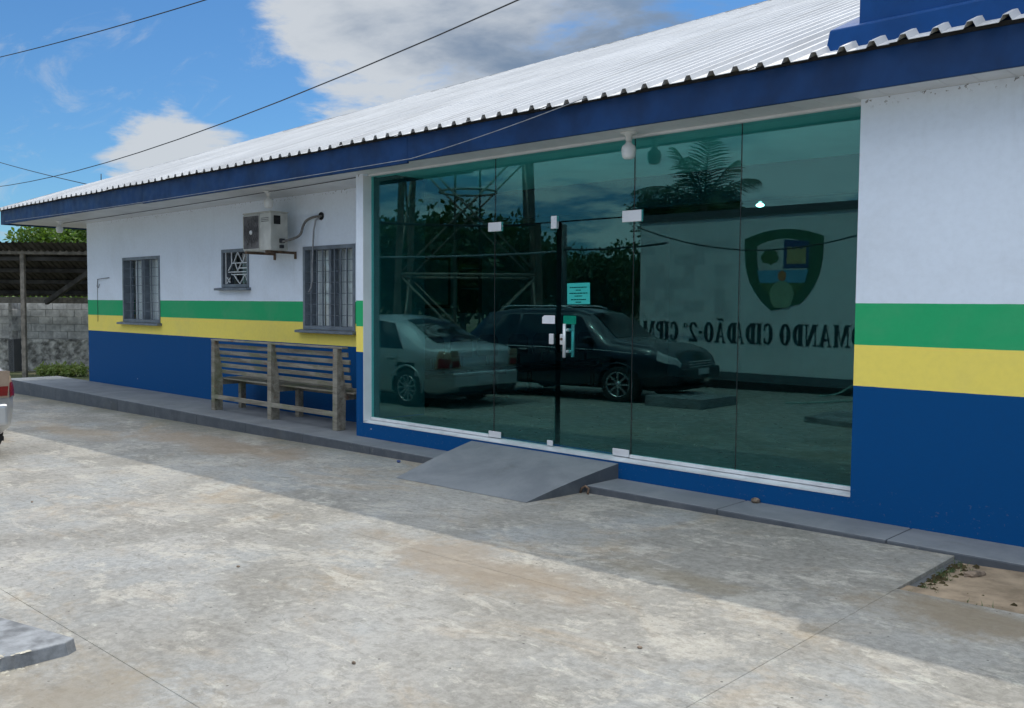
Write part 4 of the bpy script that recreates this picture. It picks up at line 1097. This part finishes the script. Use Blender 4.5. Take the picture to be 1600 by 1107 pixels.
def door_bits(cs, body, paint, xs_, L):
    for x in xs_:
        for s in (1, -1):
            p = cs.pt(x, 4.35, s); MB().bar((x-.09, p.y+s*.014, p.z), (x+.09, p.y+s*.014, p.z), .018, .024).build('door_handle', 'chrome', body)
            cs.patch([x-.16, x-.152], frange(1.6, 5.0, 10), s, .0015).build('door_gap', 'black', body)
    for s in (1, -1):
        p = cs.pt(L*.645, 5.1, s); MB().box(p.x-.05, p.x+.06, min(p.y, p.y+s*.20), max(p.y, p.y+s*.20), p.z, p.z+.13).build('mirror', paint, body, .03, 2)
# silver saloon: visible rear right wheel stands at (-11.6,-3.1); nose points left
SED = CarShape(.86, [(0, .34), (.25, .24), (1, .20), (3.6, .20), (4.3, .24), (4.5, .36)],
               [(0, .86), (.08, .90), (.6, .93), (1.6, .93), (3.0, .90), (3.9, .80), (4.35, .66), (4.5, .56)],
               [(0, .90), (.05, .98), (.25, 1.02), (.46, 1.035), (1.36, 1.415), (1.85, 1.475), (2.4, 1.465), (3.15, 1.02), (3.5, .93), (4.1, .83), (4.4, .70), (4.5, .58)],
               [(0, .70), (.25, .80), (.46, .79), (1.36, .63), (1.9, .64), (2.4, .62), (3.15, .74), (3.9, .78), (4.5, .6)],
               [(0, .86), (.12, .95), (.5, 1), (3.7, 1), (4.2, .95), (4.5, .72)])
ang = math.pi - R(2.5)
hd = Vector((math.cos(ang), math.sin(ang))); lf = Vector((-hd.y, hd.x))
rw = Vector((-11.50, -3.03))
org = rw - hd*.90 + lf*.86
sed, sbody = make_car('sedan', 'silver sedan parked at the left edge of the yard, mirrored in the left glass pane', 'car', (org.x, org.y, gz(-12)), ang, SED, 4.5, 'silver', (.90, 3.52), .315, 11,
                      [(1.00, 1.95, .52, .0), (2.02, 2.95, .0, -.44)], (.50, 1.33), (2.46, 3.10))
door_bits(SED, sbody, 'silver', (1.30, 2.30), 4.5)
for s in (1, -1):
    tl = SED.patch(frange(.012, .26, 5), frange(3.6, 5.5, 6), s, .010, lambda v, t: -.03*(v-4)*(t)); o = tl.build('tail_light', 'lampclear', sbody)
    SED.patch(frange(.012, .20, 4), frange(3.65, 4.5, 4), s, .013).build('red_lens', 'lampred', sbody)
    m = MB().poly([(s*.52, .66), (s*.735, .66), (s*.75, .94), (s*.60, .95)], -.014, -.001, 'yz'); o2 = m.build('tail_light', 'lampclear', sbody)
    MB().poly([(s*.55, .68), (s*.72, .68), (s*.73, .78), (s*.575, .78)], -.020, -.0145, 'yz').build('red_lens', 'lampred', sbody)
MB().box(-.07, .02, -.72, .72, .36, .60).build('bumper', 'silver', sbody, .04, 3)
MB().box(-.075, .01, -.55, .55, .30, .359).build('bumper_valance', 'black', sbody, .01, 1)
MB().box(-.022, -.001, -.40, .40, .72, .765).build('boot_trim', 'chrome', sbody, .008, 2)
MB().box(-.080, -.0705, -.20, .20, .42, .55).build('number_plate', 'plate', sbody, .003, 1)
# dark car, taller, beyond it
SUV = CarShape(.90, [(0, .46), (.25, .32), (1, .26), (3.7, .26), (4.3, .32), (4.5, .46)],
               [(0, 1.00), (.1, 1.05), (1.6, 1.06), (3.2, 1.04), (4.0, .98), (4.4, .84), (4.5, .70)],
               [(0, 1.02), (.04, 1.20), (.45, 1.62), (1.0, 1.69), (2.4, 1.69), (2.75, 1.62), (3.35, 1.14), (3.9, 1.07), (4.3, .96), (4.5, .74)],
               [(0, .74), (.45, .68), (1.0, .70), (2.5, .68), (3.35, .80), (4.2, .82), (4.5, .65)],
               [(0, .88), (.12, .95), (.5, 1), (3.8, 1), (4.3, .94), (4.5, .74)])
ang2 = -R(7.5)
hd = Vector((math.cos(ang2), math.sin(ang2))); lf = Vector((-hd.y, hd.x))
org = Vector((-9.35, -5.9)) - hd*3.48 - lf*.90
suv, vbody = make_car('dark_car', 'dark blue car parked beyond the silver sedan, mirrored in the glass doors', 'car', (org.x, org.y, gz(-10)), ang2, SUV, 4.5, 'darkpaint', (.82, 3.48), .335, 8,
                      [(.62, 1.15, .12, .0), (1.22, 2.05, 0, 0), (2.12, 3.05, .0, -.45)], (.05, .42), (2.78, 3.30))
suv.scale = (1, 1, .93)
door_bits(SUV, vbody, 'darkpaint', (1.40, 2.32), 4.5)
for s in (1, -1):
    SUV.patch(frange(.012, .30, 5), frange(4.0, 5.4, 5), s, .010).build('tail_light', 'lampred', vbody)
    SUV.patch(frange(4.12, 4.47, 6), frange(4.2, 5.3, 5), s, .010).build('headlight', 'plate', vbody)
    SUV.patch(frange(.4, 4.0, 12), [4.55, 4.62], s, .004).build('side_trim', 'chrome', vbody)
    MB().tube([(.7, s*.60, 1.70), (.9, s*.62, 1.745), (2.2, s*.61, 1.745), (2.4, s*.60, 1.70)], .014, 6).build('roof_rail', 'chrome', vbody)
MB().box(4.46, 4.57, -.70, .70, .44, .66).build('bumper', 'darkplastic', vbody, .04, 3)
MB().box(4.571, 4.578, -.21, .21, .53, .64).build('number_plate', 'plate', vbody, .003, 1)
for k in range(3): MB().box(4.49, 4.515, -.42, .42, .67+.045*k, .682+.045*k).build('grille_bar', 'chrome', vbody)

# ---- boundary wall with the company lettering and crest, facing the glass
EY_ = -9.62                                                         # wall face
EW0, EW1 = -11.66, 3.2
ew = thing('lettered_wall', 'pale boundary wall with dark serif lettering and a green shield crest', 'wall', (-5, EY_-.1, gz(-6)))
ew.location = (0, 0, 0)
box('masonry', 'emblem_wall', ew, EW0, EW1, EY_-.16, EY_, -.2, 3.32)
box('coping', 'darkgrey', ew, EW0-.02, EW1, EY_-.20, EY_+.035, 3.3205, 3.47)
box('base_course', 'darkgrey', ew, EW0-.01, EW1, EY_+.0005, EY_+.03, -.2, .27)
box('foot_band', 'black', ew, EW0-.01, EW1, EY_+.0305, EY_+.05, -.2, .10)  # black strip along the wall foot
def glyph(ch):
    """slab-serif capitals as outlines in a unit-high box: list of polygons, and the advance"""
    S, T = .205, .06                                                 # stem width, serif thickness
    def rect(a, b_, c, d_): return [(a, c), (b_, c), (b_, d_), (a, d_)]
    def stem(x, w=S, ov=.05): return [rect(x, x+w, 0, 1), rect(x-ov, x+w+ov, 0, T), rect(x-ov, x+w+ov, 1-T, 1)]
    def arc(cx, rx, ry, th, a0, a1, n=14, cy=.5):
        o = [(cx+rx*math.cos(a0+(a1-a0)*i/n), cy+ry*math.sin(a0+(a1-a0)*i/n)) for i in range(n+1)]
        inn = [(cx+(rx-th)*math.cos(a0+(a1-a0)*i/n), cy+(ry-th*.42)*math.sin(a0+(a1-a0)*i/n)) for i in range(n+1)]
        return [[o[i], o[i+1], inn[i+1], inn[i]] for i in range(n)]
    P_ = math.pi
    if ch == 'I': return stem(.06), .34
    if ch == 'C': return arc(.30, .28, .51, S, .30*P_, 1.70*P_) + [rect(.43, .50, .66, .93), rect(.43, .50, .07, .30)], .60
    if ch == 'O': return arc(.30, .29, .51, S, 0, 2*P_, 24), .66
    if ch == 'D': return stem(.06) + arc(.20, .37, .50, S, -.5*P_, .5*P_, 12), .66
    if ch == 'P': return stem(.06) + arc(.22, .30, .27, .15, -.5*P_, .5*P_, 10, .73), .58
    if ch in 'AÃ':
        g = [[(.06, 0), (.13, 0), (.33, 1), (.27, 1)], [(.43, 0), (.60, 0), (.38, 1), (.24, 1)], rect(.16, .50, .27, .35), rect(.0, .19, 0, T), rect(.37, .68, 0, T)]
        if ch == 'Ã': g += [[(.14, 1.07), (.26, 1.15), (.26, 1.22), (.14, 1.13)], [(.26, 1.15), (.40, 1.09), (.40, 1.16), (.26, 1.22)], [(.40, 1.09), (.52, 1.17), (.52, 1.24), (.40, 1.16)]]
        return g, .70
    if ch == 'N': return [rect(.09, .15, 0, 1), rect(.0, .24, 0, T), rect(.0, .20, 1-T, 1), [(.06, 1), (.25, 1), (.60, 0), (.44, 0)], rect(.54, .60, 0, 1), rect(.45, .68, 1-T, 1)], .72
    if ch == 'M': return [rect(.09, .15, 0, 1), rect(.0, .24, 0, T), rect(.0, .2, 1-T, 1), [(.07, 1), (.26, 1), (.46, .1), (.40, .0)], [(.40, 0), (.46, .1), (.66, 1), (.60, 1)], *stem(.60, .16)], .90
    if ch == '2': return arc(.27, .25, .28, .15, -.10*P_, .95*P_, 12, .72) + [[(.36, .60), (.52, .66), (.22, .14), (.04, .10)], rect(.04, .52, 0, .15)], .60
    if ch == 'ª': return arc(.14, .11, .11, .05, 0, 2*P_, 12, .82) + [rect(.22, .27, .70, .93)], .32
    if ch == '-': return [rect(.04, .26, .42, .56)], .32
    return [], .28
def lettering(text, x_left, x_right, z, h, y, parent):
    adv = sum(glyph(c)[1] for c in text); sx = (x_right-x_left)/adv; x = x_left
    for ch in text:
        polys, a = glyph(ch)
        if polys:
            m = MB()
            for i, p_ in enumerate(polys):
                m.poly([(x-0+q[0]*sx, z+q[1]*h) for q in p_], y+.0005, y+.012+.0002*(i % 7))
            m.build('letter', 'e_letter', parent)
        x += a*sx
# wall faces +y: a reader stands at larger y and looks towards -y, so reading runs from +x to -x
lt = MB()
def lettering_rev(text, x_start, x_end, z, h, y, parent):
    adv = sum(glyph(c)[1] for c in text); sx = (x_start-x_end)/adv; x = x_start
    for ch in text:
        polys, a = glyph(ch)
        if polys:
            m = MB()
            for i, p_ in enumerate(polys):
                m.poly([(x-q[0]*sx, z+q[1]*h) for q in p_], y+.0005, y+.010+.0006*(i % 9))
            m.build('letter', 'e_letter', parent)
        x -= a*sx
_adv = sum(glyph(c)[1] for c in 'MANDO CIDADÃO-2ª CIPM'); _sx = (11.60-6.93)/_adv
lettering_rev('COMANDO CIDADÃO-2ª CIPM', -6.93+_sx*(glyph('C')[1]+glyph('O')[1]), -11.60, .845, .40, EY_, ew)
# crest
SX, SZ = -8.27, 2.18
def outline(w, h, top, n=10):
    pts = []
    for i in range(n+1):                                             # top edge, domed
        t = -1+2*i/n; pts.append((t*w, h*.5+top*(1-t*t)))
    for i in range(1, n+1):                                          # right flank to the point
        t = i/n; pts.append((w*(1-.74*t**3.1), h*.5-h*t))
    return pts + [(-x_, z_) for x_, z_ in reversed(pts[n+1:-1])]
def crest_poly(name, mat, pts, y0, y1, parent):
    return MB().poly([(SX-x_, SZ+z_) for x_, z_ in pts], EY_+y0, EY_+y1).build(name, mat, parent)
cw = .80
shield = crest_poly('crest', 'e_green', outline(cw, 1.38, .16), .0006, .010, ew)
tag(shield, 'green shield crest with a map, a gate and a figure')
inner = outline(cw*.66, .98, .12)
crest_poly('crest_field', 'e_white', [(x_, z_+.06) for x_, z_ in inner], .0105, .014, shield)
crest_poly('crest_foot', 'e_leaf', [(-.48, -.16), (.48, -.16), (.30, -.38), (0, -.50), (-.30, -.38)], .0145, .017, shield)
crest_poly('crest_sky', 'e_sky', [(-.515, .08), (.515, .08), (.46, -.16), (-.46, -.16)], .0150, .0172, shield)
crest_poly('crest_quarter', 'e_blue', [(-.02, .11), (-.52, .11), (-.525, .60), (-.02, .655)], .0150, .0178, shield)
crest_poly('crest_gate', 'e_yellow', [(-.09, .19), (-.47, .19), (-.47, .51), (-.40, .51), (-.40, .46), (-.34, .46), (-.34, .51), (-.25, .51), (-.25, .46), (-.19, .46), (-.19, .51), (-.09, .51)], .0182, .020, shield)
r3 = random.Random(9)
crest_poly('crest_map', 'e_leaf', [(.27+(.19+r3.uniform(-.045, .05))*math.cos(a*2*math.pi/18), .33+(.14+r3.uniform(-.03, .04))*math.sin(a*2*math.pi/18)) for a in range(18)], .0150, .0172, shield)
crest_poly('crest_head', 'e_orange', [(.0+.085*math.cos(a*2*math.pi/16), -.03+.10*math.sin(a*2*math.pi/16)) for a in range(16)], .0182, .020, shield)
crest_poly('crest_figure', 'e_pale', [(-.08, -.13), (.08, -.13), (.20, -.22), (.25, -.36), (.22, -.52), (.14, -.63), (-.14, -.63), (-.22, -.52), (-.25, -.36), (-.20, -.22)], .0186, .0204, shield)

# ---- lattice tower
tw = thing('lattice_tower', 'tall brown steel lattice tower, mirrored in the left glass panes', 'tower', (-17.25, -9.9, gz(-17)), R(45))
HB, HT, TH = 1.72, .55, 34.0
def leg_at(i, z): 
    k = HB+(HT-HB)*z/TH; sx_, sy_ = ((1, 1), (-1, 1), (-1, -1), (1, -1))[i]; return Vector((sx_*k, sy_*k, z))
for i in range(4): MB().tube([leg_at(i, -.1), leg_at(i, TH)], [.085, .05], 10).build('leg', 'towersteel', tw)
levels = [-.9]
while levels[-1] < TH-3: levels.append(levels[-1]+3.3*(1-.6*levels[-1]/TH))
for i in range(4):
    j = (i+1) % 4
    for a, b_ in zip(levels, levels[1:]):
        MB().tube([leg_at(i, a), leg_at(j, b_)], .028, 6).build('brace', 'towersteel', tw)
        MB().tube([leg_at(j, a)*.995, leg_at(i, b_)*.995], .028, 6).build('brace', 'towersteel', tw)
        MB().tube([leg_at(i, b_), leg_at(j, b_)], .04, 6).build('girt', 'towersteel', tw)
ld = MB()
for x in (-.22, .22): ld.tube([(x, .35, 0), (x, .30, 30)], .022, 6)
for k in range(90): ld.tube([(-.22, .35, .3+.33*k), (.22, .35, .3+.33*k)], .012, 5)
ld.build('ladder', 'towersteel', tw)
cb = MB()
for k in range(5): cb.tube([(.35+.07*k, -.3, 0), (.35+.07*k, -.3, 30)], .022, 6)
cb.build('feeder_cables', 'cable', tw)
for z in (4.6, 5.6, 7.4):
    pf = MB(); pf.tube([(.75*math.cos(t*2*math.pi/24), .75*math.sin(t*2*math.pi/24), z) for t in range(25)], .03, 6, False); pf.build('ring', 'towersteel', tw)

# ---- trees, palm, post and wires beyond
def mir(x, y, t):
    p_ = at(x, y, t); return Vector((p_.x, -p_.y, p_.z))
for k, (x, y, t, sc, lab) in enumerate(((640, 425, 34, .95, 'dark tree beyond the tower, behind the mirrored silver sedan'), (725, 415, 36, 1.0, 'dark tree beyond the tower, right of the mirrored sedan roof'),
                                        (800, 440, 38, .85, 'dark tree between the tower legs and the concrete post'), (905, 452, 40, .62, 'low dark tree beyond the post, above the mirrored dark car'), (975, 446, 40, .75, 'dark tree beside the lettered wall end, above the mirrored dark car'),
                                        (560, 420, 33, .9, 'dark tree beyond the tower, farthest to its side'))):
    p = mir(x, y, t); tree((p.x, p.y, gz(p.x)), p.z-gz(p.x)+.1, sc, 1, lab, 'trees across the yard', k)
for k, (x, y, t, sc, lab) in enumerate(((1045, 338, 21, .30, 'dense dark tree behind the lettered wall, nearest the wall end'), (1118, 336, 22, .33, 'dense dark tree behind the lettered wall, under the palm'))):
    p = mir(x, y, t); tree((p.x, p.y, gz(p.x)), p.z-gz(p.x)-.05, sc, 1, lab, 'trees behind the lettered wall', k+3)
pm = mir(1098, 318, 20.5)
palm = thing('palm_tree', 'palm tree with long drooping fronds behind the lettered wall', 'palm', (pm.x, pm.y, gz(pm.x)), .4)
hh = pm.z-gz(pm.x)
MB().tube([(0, 0, -.2), (.06, .0, hh*.4), (.02, .03, hh*.8), (0, 0, hh)], [.14, .10, .09, .08], 10).build('trunk', 'bark', palm)
for k in range(13):
    a = k*2.399; el = R(80 - 84*(k/12)**.8) if k else R(84)
    Lf = 1.75 + .35*r3.random(); droop = .55+.5*(k/14)
    m = MB(); spine = []
    for i in range(15):
        t = i/14; rr_ = Lf*t*math.cos(el)*(1-.10*t); zz_ = Lf*t*math.sin(el)-droop*t*t*Lf*.55
        spine.append(Vector((math.cos(a)*rr_, math.sin(a)*rr_, zz_)))
    m.tube(spine, [.022*(1-i/15)+.004 for i in range(15)], 5)
    sd = Vector((-math.sin(a), math.cos(a), 0))
    for i in range(2, 27):
        t = i/27*14; j = min(13, int(t)); q = spine[j].lerp(spine[j+1], t-j); d_ = (spine[j+1]-spine[j]).normalized(); l = .66*math.sin(math.pi*(.14+.80*i/27))
        for s in (1, -1):
            tip = q+(sd*s*.62+d_*.62+Vector((0, 0, -.42-.1*r3.random()))).normalized()*l; mid = q.lerp(tip, .5)+Vector((0, 0, .05*l)); wv = d_*.016
            m.add([q-wv, q+wv, mid+wv*1.1, tip, mid-wv*1.1], [(0, 1, 2, 4), (2, 3, 4)])
    o = m.build('frond', 'leaf_palm', palm); o.location = (0, 0, hh)
pp_ = mir(884, 470, 20)
pst = thing('concrete_post', 'dark concrete post carrying wires, mirrored in the right glass door', 'post', (pp_.x, pp_.y, gz(pp_.x)))
PH = mir(884, 352, 20).z-gz(pp_.x)
MB().tube([(0, 0, -.2), (0, 0, PH)], [.10, .085], 10).build('shaft', 'darkgrey', pst)
MB().box(-.22, .22, -.04, .04, PH-.55, PH-.48).build('crossarm', 'shedwood', pst)
wire('yard_cable', curve_pts(mir(540, 402, 17), mir(884, 392, 19.9), .05), .022, 'cablegrey', 'grey cable slung from the tower to the concrete post', 'cable')
wire('yard_cable', curve_pts(mir(884, 390, 19.9), mir(1040, 380, 18), .05), .022, 'cable', 'black cable slung from the concrete post to the lettered wall', 'cable')
wire('yard_cable', curve_pts(mir(996, 356, 14.6), mir(1345, 368, 13.0), .28), .012, 'cable', 'thin sagging black cable in front of the lettered wall', 'cable')
wire('yard_cable', curve_pts(mir(560, 346, 20), mir(830, 352, 22), .05), .030, 'cable', 'thick black cable at the tower platform level', 'cable')
hs = [Vector((-7.2, -9.0, gz(-7)+.02)), Vector((-7.0, -9.35, gz(-7)+.06)), Vector((-6.75, -9.5, .22)), Vector((-6.5, -9.52, .30)), Vector((-6.3, -9.45, .18)), Vector((-6.35, -9.0, gz(-6)+.03)), Vector((-6.5, -8.3, gz(-6)+.02)), Vector((-6.75, -7.7, gz(-6)+.02)), Vector((-7.1, -7.5, gz(-7)+.02))]
tag(MB().tube(smooth_pts(hs), .014, 8).build('garden_hose', 'hose'), 'pale green garden hose looped at the foot of the lettered wall', 'hose')

# ================================================================== INSIDE THE HALL
def chair_row(y0, n, label):
    c = thing('waiting_chair_row', label, 'chairs', (-9.42, y0, IZ0-.002), 0, 'waiting chairs along the hall wall')
    MB().box(-.03, .03, -.1, n*.54-.30, .33, .38).build('beam', 'black', c)
    for yy in (.12, n*.54-.52):
        MB().box(-.03, .03, yy-.02, yy+.02, .0, .33).build('leg', 'black', c)
        MB().box(-.24, .26, yy-.03, yy+.03, .0, .035).build('foot', 'black', c, .01, 1)
    for k in range(n):
        yc = k*.54+.12
        pts = [(yc-.20, .58), (yc+.20, .58), (yc+.225, .70), (yc+.205, .84), (yc+.13, .90), (yc-.13, .90), (yc-.205, .84), (yc-.225, .70)]
        MB().poly(pts, -.26, -.225, 'yz').build('backrest', 'darkplastic', c, .012, 2)
        MB().box(-.22, .24, yc-.225, yc+.225, .40, .445).build('seat', 'darkplastic', c, .02, 2)
        MB().bar((-.235, yc, .40), (-.235, yc, .62), .05, .02).build('back_stem', 'black', c)
    return c
chair_row(1.32, 4, 'row of four black waiting chairs inside, nearest the glass')
chair_row(3.60, 4, 'row of four black waiting chairs inside, deeper in the hall')
nb = thing('notice_board', 'dark framed notice board on the hall side wall', 'board', (IX0+.003, 2.0, 1.90))
MB().box(0, .02, -.55, .55, -.38, .36).build('frame', 'black', nb)
MB().box(.0205, .024, -.50, .50, -.33, .31).build('panel', 'innerwall', nb)
ib = thing('dark_poster', 'dark poster beside the notice board in the hall', 'poster', (IX0+.003, 2.95, 1.85))
MB().box(0, .02, -.24, .24, -.40, .42).build('board', 'black', ib)
for z in (.25, -.05): MB().box(.0205, .023, -.18, .18, z, z+.02).build('stripe', 'innerwall', ib)
lp = thing('hall_lamp', 'lit white lamp hanging from the hall ceiling', 'lamp', (-6.33, 5.0, IZ1+.08))
MB().lathe([(.0, -.001), (.07, -.001), (.07, -.02), (.03, -.03), (.025, -.16), (.0, -.16)], 16).build('socket', 'bulb', lp)
MB().lathe([(.0, -.161), (.03, -.17), (.055, -.19), (.055, -.205), (.03, -.22), (.0, -.225)], 16).build('bulb', 'lamp_on', lp)
